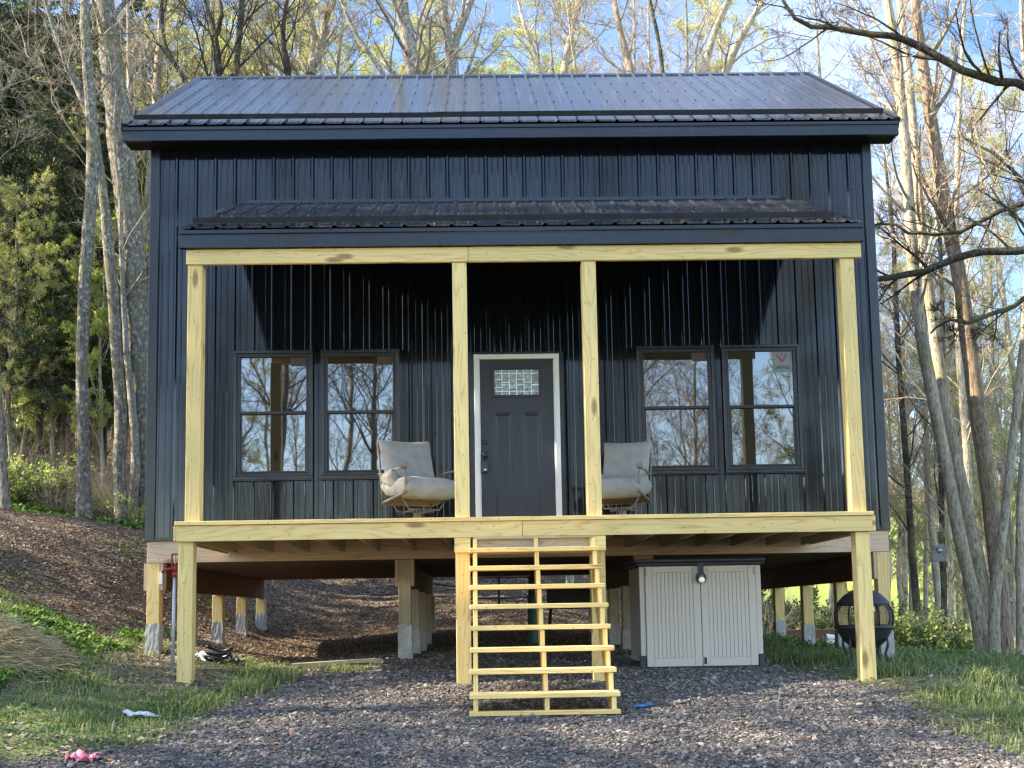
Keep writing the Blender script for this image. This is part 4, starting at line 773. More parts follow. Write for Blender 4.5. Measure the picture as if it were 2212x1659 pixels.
def rad_of(w_, Y): return w_ / 2 * (Y - CAM[1]) / FPX
G1 = 'trunks at the edge of the wood left of the cabin'
pxtree('slender_tree', [(180, 1094, 36), (177, 1030, 30), (172, 850, 28), (171, 650, 28), (183, 480, 30), (191, 350, 30), (186, 250, 28), (172, 110, 26), (166, 0, 24)], 7.8, 11, 'slender grey lichened trunk standing alone at the top of the leafy bank', bark='bark_mid', group=G1, t0=.66, limbs=10)
pxtree('leaning_tree', [(318, 1112, 52), (313, 1000, 52), (307, 860, 56), (296, 700, 60), (281, 560, 60), (266, 400, 62), (250, 230, 62), (233, 120, 54), (216, 0, 48)], 9.2, 12, 'thickest grey tree trunk beside the cabin left wall, leaning left and dotted with lichen', bark='bark_mid', group=G1, t0=.6, limbs=12, top=17)
pxtree('forked_tree', [(262, 1108, 34), (256, 1000, 28), (262, 900, 28), (250, 760, 27), (240, 600, 27), (222, 420, 24), (200, 265, 20), (150, 150, 15), (98, 20, 9)], 8.6, 13, 'thin crooked tree with orange lichen, bending far left in front of the leaning trunk', 'bark_mid', group=G1, t0=.5, limbs=12, top=13)
pxtree('young_tree', [(287, 1108, 24), (292, 1000, 22), (286, 900, 20), (270, 760, 15), (262, 640, 13), (255, 500, 11)], 8.9, 14, 'thin dark tree stem between the crooked and the leaning trunk', group=G1, t0=.5, limbs=8, top=9)
pxtree('edge_tree', [(14, 1090, 24), (9, 1000, 19), (4, 900, 17), (-1, 780, 15), (-14, 600, 12)], 7.0, 15, 'pale grey tree stem at the far left end of the bank', group=G1, t0=.5, limbs=8, top=10)
pxtree('pale_tree', [(300, 1080, 20), (290, 700, 17), (299, 540, 17), (310, 420, 19), (320, 300, 20), (328, 140, 21), (338, 0, 20)], 13.5, 16, 'pale straight trunk seen between the cabin eave and the leaning trunk', 'bark_pale', group=G1, t0=.55, limbs=10)
pxtree('pole_tree', [(225, 1085, 12), (228, 900, 11), (220, 600, 10), (226, 300, 9), (222, 0, 8)], 15, 17, 'very thin pole like tree behind the slender trunk left of the cabin', group=G1, t0=.5, limbs=8)
pxtree('pole_tree', [(115, 1078, 12), (112, 900, 12), (122, 600, 11), (118, 300, 9), (130, 0, 8)], 17, 18, 'very thin pole like tree left of the slender lichened trunk', group=G1, t0=.4, limbs=8)
G2 = 'trunks rising behind the roof ridge'
pxtree('dark_tree', [(440, 420, 18), (405, 168, 13), (378, 132, 12), (350, 108, 12), (338, 60, 13), (336, 0, 13)], 12, 21, 'dark crooked trunk bending over the left end of the roof ridge', 'bark_dark', 'twig_dark', group=G2, t0=.55)
pxtree('dark_tree', [(470, 400, 24), (468, 165, 20), (463, 75, 18), (452, 45, 13), (440, 0, 9)], 11, 22, 'dark forked trunk, first of the dark pair behind the left part of the ridge', 'bark_dark', 'twig_dark', group=G2, t0=.5, extra=[(([at(463, 80, 11), at(478, 40, 11), at(474, 0, 11), at(470, -120, 11.5)]), [.07, .06, .05, .02])])
pxtree('dark_tree', [(500, 400, 22), (508, 165, 17), (515, 80, 16), (521, 0, 14)], 11.5, 23, 'straight dark trunk just right of the dark forked one behind the ridge', 'bark_dark', 'twig_dark', group=G2, t0=.5)
pxtree('thin_tree', [(650, 400, 16), (628, 168, 13), (608, 100, 13), (612, 50, 12), (622, 0, 10)], 12, 24, 'thin dark crooked trunk left of the pale twin stems behind the ridge', 'bark_dark', 'twig_dark', group=G2, t0=.45)
pxtree('twin_tree', [(665, 400, 30), (668, 168, 26), (681, 90, 20), (674, 30, 16), (655, 0, 12)], 13, 25, 'pale trunk dividing into twin stems behind the ridge', 'bark_pale', group=G2, t0=.5, extra=[([at(672, 160, 13), at(697, 90, 13), at(703, 50, 13), at(722, -10, 13), at(735, -140, 13.3)], [.12, .10, .09, .07, .03])])
pxtree('oak_tree', [(905, 400, 42), (896, 168, 36), (888, 110, 34), (873, 60, 32), (867, 0, 29)], 10.5, 26, 'thick dark grey trunk behind the middle of the ridge, leaning slightly left', group=G2, t0=.55, top=17)
pxtree('forked_tree', [(966, 400, 40), (968, 168, 35), (973, 100, 30), (990, 40, 24), (1008, 0, 20)], 10.8, 27, 'thick grey trunk forking into a V right of the leaning trunk behind the ridge', group=G2, t0=.55, top=17, extra=[([at(972, 110, 10.8), at(964, 50, 10.8), at(957, 0, 10.8), at(945, -160, 11)], [.11, .08, .075, .03])])
pxtree('thin_tree', [(880, 400, 15), (838, 168, 11), (800, 120, 10), (760, 68, 9), (736, 0, 8)], 10, 28, 'thin slanting stem crossing left of the thick leaning trunk behind the ridge', group=G2, t0=.4, limbs=12)
pxtree('thin_tree', [(1210, 400, 16), (1183, 166, 12), (1160, 115, 11), (1140, 60, 10), (1124, 0, 9)], 12, 29, 'thin slanting stem right of the V forked trunk behind the ridge', 'bark_pale', group=G2, t0=.4)
pxtree('pale_tree', [(1205, 400, 24), (1215, 166, 20), (1238, 60, 18), (1252, 0, 18)], 15, 30, 'pale leaning trunk behind the ridge above the door', 'bark_pale', group=G2, t0=.5)
pxtree('red_tree', [(1390, 400, 26), (1368, 166, 22), (1345, 95, 16), (1325, 0, 12)], 12, 31, 'reddish bare tree leaning left behind the ridge above the right windows', 'bark_red', group=G2, t0=.4, limbs=18)
pxtree('dark_tree', [(1440, 400, 12), (1432, 166, 10), (1420, 80, 9), (1400, 0, 8)], 13, 32, 'thin wavy dark stem right of the reddish tree behind the ridge', 'bark_dark', group=G2, t0=.4)
pxtree('slanting_tree', [(1440, 480, 20), (1518, 166, 17), (1545, 60, 15), (1572, 0, 14)], 12.5, 33, 'bare trunk slanting right behind the right half of the ridge', 'bark_pale', group=G2, t0=.4, limbs=18)
pxtree('slanting_tree', [(1480, 480, 24), (1562, 166, 21), (1590, 95, 17), (1640, 20, 12), (1660, -20, 10)], 13.2, 34, 'pale trunk slanting strongly right, nearest the right end of the ridge', 'bark_pale', group=G2, t0=.45, limbs=18)
G3 = 'trunks of the bare clump right of the cabin'
def rt(name, pix, Y, seed, lab, **kw): pix = [(a, b, c * (.88 if b < 1000 else .80)) for a, b, c in pix]; return pxtree(name, pix, Y, seed, lab, group=G3, **kw)
rt('mossy_tree', [(2125, 1442, 56), (2112, 1330, 46), (2075, 1200, 42), (2045, 1050, 40), (2010, 880, 37), (1985, 760, 35), (1965, 640, 34), (1950, 450, 33), (1938, 300, 32), (1925, 180, 30), (1908, 60, 27), (1893, 0, 23)], 5.3, 41, 'mossy leaning trunk, nearest of the clump to the cabin right wall', bark='bark_pale', wf=.82, t0=.35, limbs=20, l0=2.6)
rt('red_tree', [(2172, 1450, 60), (2162, 1250, 52), (2140, 1050, 48), (2118, 880, 44), (2100, 720, 42), (2085, 600, 40), (2060, 490, 38), (2040, 350, 36), (2020, 220, 33), (2003, 90, 30), (1993, 0, 27)], 6.0, 42, 'tall reddish brown trunk in the middle of the clump right of the cabin', bark='bark_red', t0=.4, limbs=20, l0=2.8)
rt('pale_tree', [(2140, 1442, 50), (2128, 1300, 42), (2098, 1150, 36), (2068, 1010, 32), (2045, 900, 30), (2025, 800, 31), (2005, 650, 29), (1985, 500, 27), (1974, 350, 25), (1960, 170, 22), (1940, 30, 18)], 6.2, 43, 'pale trunk between the mossy and the reddish trunk right of the cabin', bark='bark_pale', t0=.35, limbs=20, l0=2.6)
rt('curved_tree', [(2150, 1440, 44), (2140, 1330, 36), (2155, 1200, 32), (2170, 1060, 30), (2188, 900, 24), (2205, 700, 20), (2212, 500, 16)], 5.0, 44, 'grey trunk curving right from the foot of the clump', bark='bark_pale', wf=.8, t0=.4, limbs=14)
rt('edge_tree', [(2206, 1445, 34), (2204, 1300, 30), (2198, 1150, 24), (2206, 980, 20), (2222, 700, 18)], 4.4, 45, 'grey trunk at the right end of the clump', bark='bark_pale', t0=.4, limbs=14)
rt('slim_tree', [(2112, 1400, 24), (2098, 1200, 22), (2092, 1000, 20), (2075, 800, 19), (2068, 560, 17), (2072, 300, 14), (2088, 0, 10)], 9, 46, 'slim upright trunk half hidden behind the reddish one right of the cabin', bark='bark_pale', t0=.3, limbs=20)
rt('dark_tree', [(1990, 1410, 28), (1975, 1250, 22), (1958, 1000, 18), (1940, 750, 15), (1930, 500, 12)], 15, 47, 'dark trunk in the shade left of the clump, close to the cabin wall', bark='bark_dark', twigm='twig_dark', t0=.2, limbs=22)
rt('slim_tree', [(2045, 1400, 20), (2040, 1200, 16), (2036, 950, 14), (2044, 700, 13), (2035, 400, 11)], 14, 48, 'slim dark trunk behind the gap between the clump and the cabin', bark='bark_dark', t0=.2, limbs=20)
# spreading tree right of the frame whose dark limbs reach into view
YL = 4.0
def lim(pts): return ([at(a, b, YL + c) for a, b, _, c in pts], [rad_of(w_, YL) for _, _, w_, _ in pts])
T = pxtree('spreading_tree', [(2440, 1480, 90), (2430, 1000, 80), (2420, 600, 74), (2400, 200, 66), (2390, 0, 60)], YL, 51, 'spreading tree with long dark mossy limbs reaching in from the right', 'bark_dark', 'twig_dark', t0=.35, limbs=14, l0=4,
    extra=[lim([(2400, 250, 26, 0), (2212, 190, 19, .2), (2120, 172, 18, 0), (2045, 132, 17, -.1), (1960, 88, 16, 0), (1830, 64, 13, .1), (1760, 52, 11, .2), (1712, 34, 9, .2), (1690, 0, 7, .2), (1680, -40, 5, .2)]), lim([(2425, 560, 30, 0), (2212, 541, 18, -.1), (2120, 547, 17, 0), (2060, 560, 17, 0), (1990, 590, 16, .1), (1890, 603, 13, .2), (1800, 640, 8, .3)]),
           lim([(2410, 400, 20, 0), (2212, 436, 13, 0), (2150, 460, 12, .3), (2080, 500, 10, .3), (2000, 510, 8, .2), (1900, 480, 6, .4), (1840, 500, 4, .4)]), lim([(2425, 620, 22, .4), (2212, 645, 12, .5), (2150, 676, 11, .4), (2090, 700, 9, .4), (2050, 690, 6, .4), (2010, 720, 4, .4)])])
# shared kinds, copied through the woods
def generic(name, h, seed, bark, twigm, r0=.13, lean=.03, **kw):
    r = np.random.default_rng(seed); k = 9; z = np.linspace(-.3, h, k); x = (r.normal(0, lean * h / 3, k)).cumsum() * .5; y = (r.normal(0, lean * h / 3, k)).cumsum() * .5
    return bare(name, np.stack([x - x[0], y - y[0], z], 1), r0 * np.linspace(1.1, .16, k), seed, bark, twigm, **kw)
kinds = {'bare1': generic('bare_tree', 16, 61, 'bark', 'twig', limbs=34, subs=(7, 5, 4)), 'bare2': generic('bare_tree', 13, 62, 'bark_pale', 'twig', .10, .07, limbs=32, t0=.22, subs=(7, 5, 4)),
    'bud1': generic('budding_tree', 15, 63, 'bark_pale', 'twig', .12, .04, limbs=26, t0=.2, leaf='bud', lsize=.021, lper=3, subs=(6, 5, 4)), 'bud2': generic('budding_tree', 12, 64, 'bark', 'twig', .10, .06, limbs=24, t0=.15, leaf='bud', lsize=.023, lper=4, subs=(6, 4, 4)),
    'leafy': generic('leafy_tree', 11, 65, 'bark_pale', 'twig', .10, .04, limbs=26, t0=.15, leaf='leaf', lsize=.036, lper=5, subs=(5, 4, 4)), 'spr1': spruce('spruce_tree', (0, 0, 0), 17, 66), 'spr2': spruce('spruce_tree', (0, 0, 0), 14, 67, 'bark_red', .28, 2.3, 1.0, .12), 'pine': spruce('pine_tree', (0, 0, 0), 13, 68, 'bark_dark', .2, 2.4, .55, .12, .06, 20, .085)}
NAT = {'bare1': 'tree', 'bare2': 'tree', 'bud1': 'tree', 'bud2': 'tree', 'leafy': 'tree', 'spr1': 'spruce', 'spr2': 'spruce', 'pine': 'pine tree'}
used = set(); seen = {}
def uniq(label, sc):
    if label in seen:
        for a in (['taller', 'stouter', 'broader'] if sc > seen[label] else ['shorter', 'slighter', 'lower']):
            if a + ' ' + label not in seen: label = a + ' ' + label; break
    if len(label.replace('-', ' ').split()) > 16: label = label.replace(' of the wood', '')
    seen[label] = sc; return label
def put(kind, x, y, sc, rz, label, group, dz=-.05):
    o = kinds[kind]
    if kind in used: o = copy_tree(o)
    used.add(kind); o.location = (x, y, zg(x, y) + dz); o.rotation_euler[2] = rz; o.scale = (sc, sc, sc); tag(o, uniq(label, sc) if ' row' in label else label, NAT[kind], group); return o
rt_ = random.Random(5)
def px2x(px, Y): return at(px, 800, Y)[0]
ZL = [(20, 'at the far left edge'), (110, 'left of the slender lichened trunk'), (190, 'behind the slender lichened trunk'), (260, 'behind the crooked trunk'), (345, 'beside the cabin left wall'), (500, 'over the left end of the roof'), (700, 'over the left pair of windows'), (900, 'over the left porch chair'), (1050, 'above the door'), (1250, 'just right of the door line'), (1430, 'over the right chair'), (1640, 'over the right pair of windows'), (1890, 'over the right end of the roof'), (2000, 'close beside the cabin right wall'), (2110, 'behind the clump of trunks'), (2400, 'at the far right edge')]
def zlab(what, px, Y, d=(16, 26, 36)):
    z_ = next((b for a, b in ZL if px < a), ZL[-1][1]); dd = ['nearest row', 'second row', 'third row', 'farthest row'][sum(Y > q for q in d)]
    return f'{what} {z_}, {dd} of the wood'
GL = 'dark evergreens in the wood left of the cabin'
for px, Y, k, sc in [(60, 14.5, 'spr2', 1.0), (135, 20, 'spr1', 1.0), (15, 18, 'spr1', .95), (205, 22, 'spr2', 1.05), (262, 16, 'spr1', .62), (300, 25, 'spr1', 1.0), (-60, 13, 'spr2', .9), (90, 27, 'spr2', 1.0), (180, 30, 'spr1', .9), (350, 31, 'spr2', .9), (-40, 24, 'spr1', 1.05), (235, 36, 'spr1', .95), (150, 13, 'spr2', .55), (40, 35, 'spr1', 1.1), (120, 42, 'spr1', 1.1), (290, 42, 'spr2', 1.1)]:
    put(k, px2x(px, Y), Y, sc, rt_.uniform(0, 6.28), zlab('dark drooping evergreen' if k == 'spr1' else 'evergreen with a bare reddish lower trunk', px, Y), GL)
for px, Y, k, sc in [(30, 11.5, 'bud2', .55), (120, 12.5, 'leafy', .5), (230, 12, 'leafy', .55), (75, 19, 'bud2', .9), (0, 26, 'bud1', 1.1), (150, 24, 'bud2', 1.1), (270, 22, 'bud2', 1.0), (325, 18, 'bud1', .9), (210, 40, 'bud1', 1.2), (60, 42, 'bud1', 1.2), (340, 26, 'leafy', 1.0), (20, 15, 'leafy', .55), (105, 32, 'bud1', 1.1), (175, 17, 'leafy', .8), (45, 22, 'leafy', 1.0), (265, 17, 'leafy', .75), (320, 38, 'spr2', 1.1), (10, 48, 'spr1', 1.1), (95, 50, 'spr1', 1.1), (190, 50, 'spr2', 1.1), (265, 50, 'spr1', 1.1), (340, 50, 'spr1', 1.1), (-30, 33, 'spr2', 1.1), (130, 16.5, 'spr2', .8), (50, 12.8, 'leafy', .5), (140, 13.2, 'spr2', .6), (225, 14, 'spr1', .6), (90, 12.4, 'spr1', .62), (20, 13.5, 'spr1', .7), (300, 15, 'leafy', .6), (345, 20, 'spr1', .8), (190, 15, 'bare1', .7), (250, 28, 'spr1', 1.0)]:
    put(k, px2x(px, Y), Y, sc, rt_.uniform(0, 6.28), zlab({'bu': 'tree in yellow green bud', 'le': 'small fresh green tree', 'sp': 'dark shaded evergreen', 'ba': 'small leafless tree'}[k[:2]], px, Y, (14, 21, 30)), 'trees among the evergreens left of the cabin')
GB = 'thinly leafed trees of the wood behind the cabin'
for i in range(84):
    px = 330 + 1560 * ((i * .618034) % 1); Y = 12.5 + 40 * ((i * .7548) % 1) ** 1.2; f = px / 2212
    if px > 1230 and i % 5 < 2: continue
    k = rt_.choice(['bud1', 'bud2', 'bud1', 'bud2', 'bud2', 'bare2']) if f < .58 else rt_.choice(['bare1', 'bare2', 'bare1', 'bare2', 'bud1'])
    put(k, px2x(px, Y), Y, rt_.uniform(.85, 1.35), rt_.uniform(0, 6.28), zlab({'bu': 'tree in yellow green bud', 'ba': 'leafless fine twigged tree'}[k[:2]], px, Y, (20, 30, 40)), GB)
for px, Y, sc, lab in [(560, 24, 1.12, 'bright fresh green tree behind the left part of the ridge, between dark trunks'), (620, 28, 1.15, 'fresh green tree behind the thin crooked trunk and the twin stems'), (430, 32, 1.15, 'fresh green tree showing low over the left end of the ridge')]: put('leafy', px2x(px, Y), Y, sc, sc * 9, lab, 'fresh green trees behind the ridge')
for px, Y, sc in [(1180, 26, 1.2), (1260, 32, 1.3), (1330, 30, 1.1), (820, 34, 1.25)]: put('pine', px2x(px, Y), Y, sc, sc * 7, zlab('soft needled pine', px, Y, (20, 28, 31)), 'pines behind the ridge')
GR = 'background trees of the wood right of the cabin'
for i in range(40):
    px = 1880 + 420 * ((i * .618034 + .3) % 1); Y = 14 + 36 * ((i * .7548) % 1); k = rt_.choice(['bare1', 'bare2', 'bare2', 'bud1', 'bud1', 'bare1', 'bud2']); k = 'pine' if i in (9, 30) else k
    put(k, px2x(px, Y), Y, rt_.uniform(.65, 1.05), rt_.uniform(0, 6.28), zlab({'bu': 'budding tree', 'ba': 'leafless tree', 'pi': 'dark green pine'}[k[:2]], px, Y, (18, 27, 38)), GR)
# the wood on the other side of the clearing (seen in the window reflections, and shading the yard)
GC = 'trees across the clearing mirrored in the windows'
for i, (x, y) in enumerate([(-9, -24), (-5, -21), (-1.5, -26), (2.5, -22), (6, -25), (9.5, -21), (13, -26), (-13, -20), (17, -22), (-3, -33), (4, -34), (11, -36), (-10, -36), (20, -34), (-18, -28), (0, -42), (8, -44), (-7, -45), (16, -46), (26, -28), (24, -18), (-20, -38), (-7, -28), (0, -30), (4.5, -28), (8, -30), (-2, -22), (-11, -30), (2, -38), (14, -31), (-6, -17), (5, -17.5), (-10, -16), (9, -17), (-3.5, -19), (3.2, -19.5), (12, -15), (-8, -20), (7, -20), (-13, -15), (-4, -50), (6, -52), (12, -52), (-14, -44), (-1, -36), (5, -40)]):
    k = ['bare1', 'bare2', 'bare1', 'bare2', 'bare2', 'bud1', 'bare1'][i % 7]; k = 'spr1' if i in (7, 13, 19) else k; put(k, x, y, rt_.uniform(.8, 1.15), rt_.uniform(0, 6.28), {'bu': 'budding tree across the clearing behind the viewer', 'ba': 'leafless tree across the clearing behind the viewer', 'pi': 'pine across the clearing behind the viewer', 'sp': 'dark evergreen across the clearing behind the viewer'}[k[:2]], GC)
GD = 'trees on the shaded hill left of the yard'
for i, (x, y) in enumerate([(-13, 2), (-15, 7), (-12, 10), (-18, 11), (-20, 4), (-16, -2), (-21, -5), (-13, -6.5), (-25, 1), (-26, 9), (-24, 15), (-17, 17), (-30, -3), (-32, 6), (-19, -10), (-28, 14), (-34, 12), (-36, 0), (-26, -12), (-10.5, -8.5), (-12, -11), (-15, -8), (-9.5, -14), (-14, -14), (-18, -6.5), (-12, -4)]):
    k = ['spr1', 'spr2', 'spr1', 'bare1', 'bare2', 'spr1', 'bud1'][i % 7]; k = 'bare1' if y < -7 else k; k = 'bare2' if i % 3 == 0 and k[:3] == 'spr' else k; put(k, x, y, rt_.uniform(.85, 1.15), rt_.uniform(0, 6.28), {'bu': 'budding tree on the hill left of the yard', 'ba': 'leafless tree on the hill left of the yard', 'sp': 'dark evergreen on the hill left of the yard'}[k[:2]], GD)
# shrubs of the wood's edge
def shrub(name, seed, leafm, h=1.1, n=16, lsize=.04, lper=2, tw='twig'):
    r = np.random.default_rng(seed); T = empty(name); B = Acc(); th = r.uniform(0, 2 * PI, n); s = np.stack([np.cos(th) * .12, np.sin(th) * .12, np.full(n, -.05)], 1); d = np.stack([np.cos(th) * .6, np.sin(th) * .6, np.full(n, 1.0)], 1); l = h * r.uniform(.6, 1.2, n); P = paths(s, d, l, 7, .12, -.02, r); R = tap(np.full(n, .008), 7, .4); B.add(*vtubes(P, R, 4))
    s, d, l, rad = kids(P, R, l, 7, .2, 1, .8, .45, .6, r); P2 = paths(s, d, l, 5, .15, .0, r); R2 = tap(np.clip(rad, .002, 1), 5, .4); B.add(*vtubes(P2, R2, 3)); s, d, l, rad = kids(P2, R2, l, 4, .2, 1, .8, .6, .6, r); P3 = paths(s, d, l, 4, .15, 0, r); B.add(*vtubes(P3, tap(np.clip(rad, .0015, 1), 4, .4), 3))
    st_ = raw('stems', *B.out(), M[tw], T)
    if leafm: pts = np.repeat(np.concatenate([P3.reshape(-1, 3), P2[:, 1:].reshape(-1, 3)]), lper, 0); raw('foliage', *leaves(pts + r.normal(0, .035, pts.shape), lsize, r), M[leafm], T)
    return T
kinds.update({'sh1': shrub('green_shrub', 71, 'shrubleaf'), 'sh2': shrub('brush', 72, None, 1.5, 22, tw='twig'), 'sh3': shrub('pale_shrub', 73, 'leaf', 1.2, 12, .03, 1)}); NAT.update({'sh1': 'shrub', 'sh2': 'brush', 'sh3': 'shrub'})
GS = 'shrubs and brush along the edge of the wood'
for i in range(70):
    if i < 34: px = -30 + 360 * ((i * .618) % 1); Y = 8.6 + 12 * ((i * .7548) % 1) ** 1.3; side = 'left'
    else: px = 1900 + 340 * ((i * .618) % 1); Y = 7.5 + 18 * ((i * .7548) % 1); side = 'right'
    k = ['sh1', 'sh2', 'sh2', 'sh3', 'sh2'][i % 5] if side == 'left' else ['sh3', 'sh2', 'sh1', 'sh3', 'sh3'][i % 5]; put(k, px2x(px, Y), Y, rt_.uniform(.6, 1.25) * (1 if side == 'left' else 1.1), rt_.uniform(0, 6.28), zlab({'sh1': 'leafy dark green shrub', 'sh2': 'leafless brush', 'sh3': 'sparse bright leaved shrub'}[k], px, Y, (10.5, 13, 17)), GS)
for i in range(16):
    px = 1620 + 330 * ((i * .618) % 1); Y = 9 + 9 * ((i * .7548) % 1); k = ['sh2', 'sh1', 'sh2'][i % 3]; put(k, px2x(px, Y), Y, rt_.uniform(.7, 1.2), rt_.uniform(0, 6.28), {'sh1': 'leafy dark green shrub', 'sh2': 'leafless brush'}[k] + ' seen under the floor ' + ('by the storage cabinet' if px < 1700 else 'between the rear right posts' if px < 1790 else 'near the fire pit') + ', ' + ['nearest', 'second', 'farthest'][int(Y > 12) + int(Y > 15)] + ' row', GS)
# ------------------------------------------------------------------ ground cover
def scatter(n, x0, x1, y0, y1, dens, r):
    x = r.uniform(x0, x1, n); y = r.uniform(y0, y1, n); k = r.random(n) < dens(x, y); x, y = x[k], y[k]; return x, y, gz(x, y)
r = np.random.default_rng(101)
# gravel
ph_ = (1 + 5 ** .5) / 2; ico = unit(np.array([(-1, ph_, 0), (1, ph_, 0), (-1, -ph_, 0), (1, -ph_, 0), (0, -1, ph_), (0, 1, ph_), (0, -1, -ph_), (0, 1, -ph_), (ph_, 0, -1), (ph_, 0, 1), (-ph_, 0, -1), (-ph_, 0, 1)], float))
icf = np.array([(0, 11, 5), (0, 5, 1), (0, 1, 7), (0, 7, 10), (0, 10, 11), (1, 5, 9), (5, 11, 4), (11, 10, 2), (10, 7, 6), (7, 1, 8), (3, 9, 4), (3, 4, 2), (3, 2, 6), (3, 6, 8), (3, 8, 9), (4, 9, 5), (2, 4, 11), (6, 2, 10), (8, 6, 7), (9, 8, 1)])
def stones(x, y, z, size, r):
    m_ = len(x); V = ico[None] * (1 + r.normal(0, .17, (m_, 12, 1))); V = V * np.stack([r.uniform(.8, 1.5, m_), r.uniform(.6, 1.0, m_), r.uniform(.28, .62, m_)], 1)[:, None] * size[:, None, None]
    a = r.uniform(0, 2 * PI, m_); b = r.normal(0, .35, m_); ca, sa, cb_, sb = np.cos(a), np.sin(a), np.cos(b), np.sin(b)
    X_, Y2, Z_ = V[..., 0], V[..., 1], V[..., 2]; X2 = X_ * cb_[:, None] + Z_ * sb[:, None]; Z2 = -X_ * sb[:, None] + Z_ * cb_[:, None]
    V = np.stack([X2 * ca[:, None] - Y2 * sa[:, None] + x[:, None], X2 * sa[:, None] + Y2 * ca[:, None] + y[:, None], Z2 + z[:, None]], -1); return V.reshape(-1, 3), (icf[None] + 12 * np.arange(m_)[:, None, None]).reshape(-1, 3)
gd = lambda x, y: gravel_mask(x, y) ** 1.5 * (1 - .75 * sst(-.5, 2.5, y)) * (1 - .8 * np.exp(-(((x + .9) / .8) ** 2 + ((y + 0.6) / .4) ** 2))) + .015 * (y < 0)
x, y, z = scatter(250000, -4.6, 4.4, -6.6, 3.5, gd, r); sz = np.clip(r.lognormal(math.log(.0096), .45, len(x)), .005, .036); tag(raw('gravel', *stones(x, y, z + sz * .15, sz, r), M['stone']), 'dark grey crushed stone covering the drive in front of the steps', kind='stuff')
# grass
def blades(x, y, z, h, r, lean=.35, wd=.0035):
    m_ = len(x); a = r.uniform(0, 2 * PI, m_); d = np.stack([np.cos(a), np.sin(a), np.zeros(m_)], 1); s_ = np.stack([-np.sin(a), np.cos(a), np.zeros(m_)], 1); h = h[:, None]; ln = r.uniform(.1, 1, (m_, 1)) * lean * h * 2; w_ = wd * r.uniform(.7, 1.5, (m_, 1)); B = np.stack([x, y, z], 1); u = np.array([0, 0, 1.0])
    V = np.stack([B - s_ * w_, B + s_ * w_, B + d * ln * .35 + u * h * .6 + s_ * w_ * .8, B + d * ln * .35 + u * h * .6 - s_ * w_ * .8, B + d * ln + u * h * (.95 - .2 * lean) + s_ * w_ * .15, B + d * ln + u * h * (.95 - .2 * lean) - s_ * w_ * .15], 1).reshape(-1, 3)
    i = 6 * np.arange(m_)[:, None]; return V, np.concatenate([i + [0, 1, 2, 3], i + [3, 2, 4, 5]])
patch = lambda x, y: sst(-.5, 1.1, bumps(x, y, 1.7, 6, 3))
gl = lambda x, y: (1 - gravel_mask(x, y) * (.985 + 0 * x)) * (1 - .985 * litter_only(x, y)) * (.06 + .94 * patch(x, y) ** 1.3) * np.where(x > 0, 1.2, .62)
x, y, z = scatter(150000, -7.5, 8.5, -6.8, 2.5, gl, r); h = r.uniform(.02, .075, len(x)) * np.where(x > 2.5, 1.2, .72) * (.6 + .8 * patch(x, y))
x2, y2, z2 = scatter(30000, 2.6, 12, -1, 9, lambda x, y: .2 + .7 * patch(x, y), r); h2 = r.uniform(.05, .13, len(x2))
A = Acc(); A.add(*blades(x, y, z - .005, h, r)); A.add(*blades(x2, y2, z2 - .005, h2, r, .5, .005))
tuft = [(-2.95, -2.9, .15), (-2.6, -2.35, .17), (-2.45, -1.9, .2), (-3.6, -3.6, .1), (-2.7, -1.4, .14), (3.75, -2.9, .17), (4.3, -2.2, .2), (4.6, -3.2, .16), (3.6, -1.9, .2), (4.9, -1.8, .22), (3.4, -.9, .16), (5.4, -2.6, .2), (2.95, -.6, .15), (4.1, -1.2, .18), (3.9, -3.7, .14), (5.2, -.6, .24), (-4.0, -2.6, .12), (-1.9, -1.0, .1)]
for tx, ty, th_ in tuft: n_ = 260; a = r.normal(0, .13, (n_, 2)); xx, yy = tx + a[:, 0], ty + a[:, 1]; A.add(*blades(xx, yy, gz(xx, yy) - .01, th_ * r.uniform(.5, 1.15, n_), r, .8, .004))
x3, y3, z3 = scatter(26000, -6.8, -4.1, -4.6, .8, lambda x, y: .25 + .75 * patch(x, y), r); A.add(*blades(x3, y3, z3 - .005, r.uniform(.03, .11, len(x3)), r, .7, .003))
tag(raw('grass', *A.out(), M['grass']), 'short patchy green grass beside the gravel', kind='stuff')
# low broad-leaved weeds
def rosettes(x, y, z, s, r, hgt=.6):
    m_ = len(x); n_ = 6; X_ = np.repeat(np.stack([x, y, z], 1), n_, 0); S_ = np.repeat(s, n_)[:, None]; a = r.uniform(0, 2 * PI, m_ * n_); d = unit(np.stack([np.cos(a), np.sin(a), r.uniform(.1, 1.2, m_ * n_) * hgt], 1)); q = np.stack([-np.sin(a), np.cos(a), np.zeros_like(a)], 1)
    o = X_ + np.array([0, 0, 1]) * S_ * r.uniform(0, .9, (m_ * n_, 1)); V = np.stack([o, o + d * S_ * .5 + q * S_ * .28, o + d * S_, o + d * S_ * .5 - q * S_ * .28], 1).reshape(-1, 3); return V, np.arange(len(V)).reshape(-1, 4)
wd_ = lambda x, y: (1 - gravel_mask(x, y)) * (1 - .97 * litter_only(x, y)) * (.3 + .7 * sst(-.6, 1, bumps(x, y, 2.3, 6, 2)))
x, y, z = scatter(40000, -7.5, 8, -6.8, 2.5, wd_, r); A = Acc(); A.add(*rosettes(x, y, z, r.uniform(.010, .034, len(x)), r))
x, y, z = scatter(5000, -11, -5.4, 7.3, 11, lambda x, y: .8 * patch(x, y) + .2, r); A.add(*rosettes(x, y, z, r.uniform(.04, .10, len(x)), r))
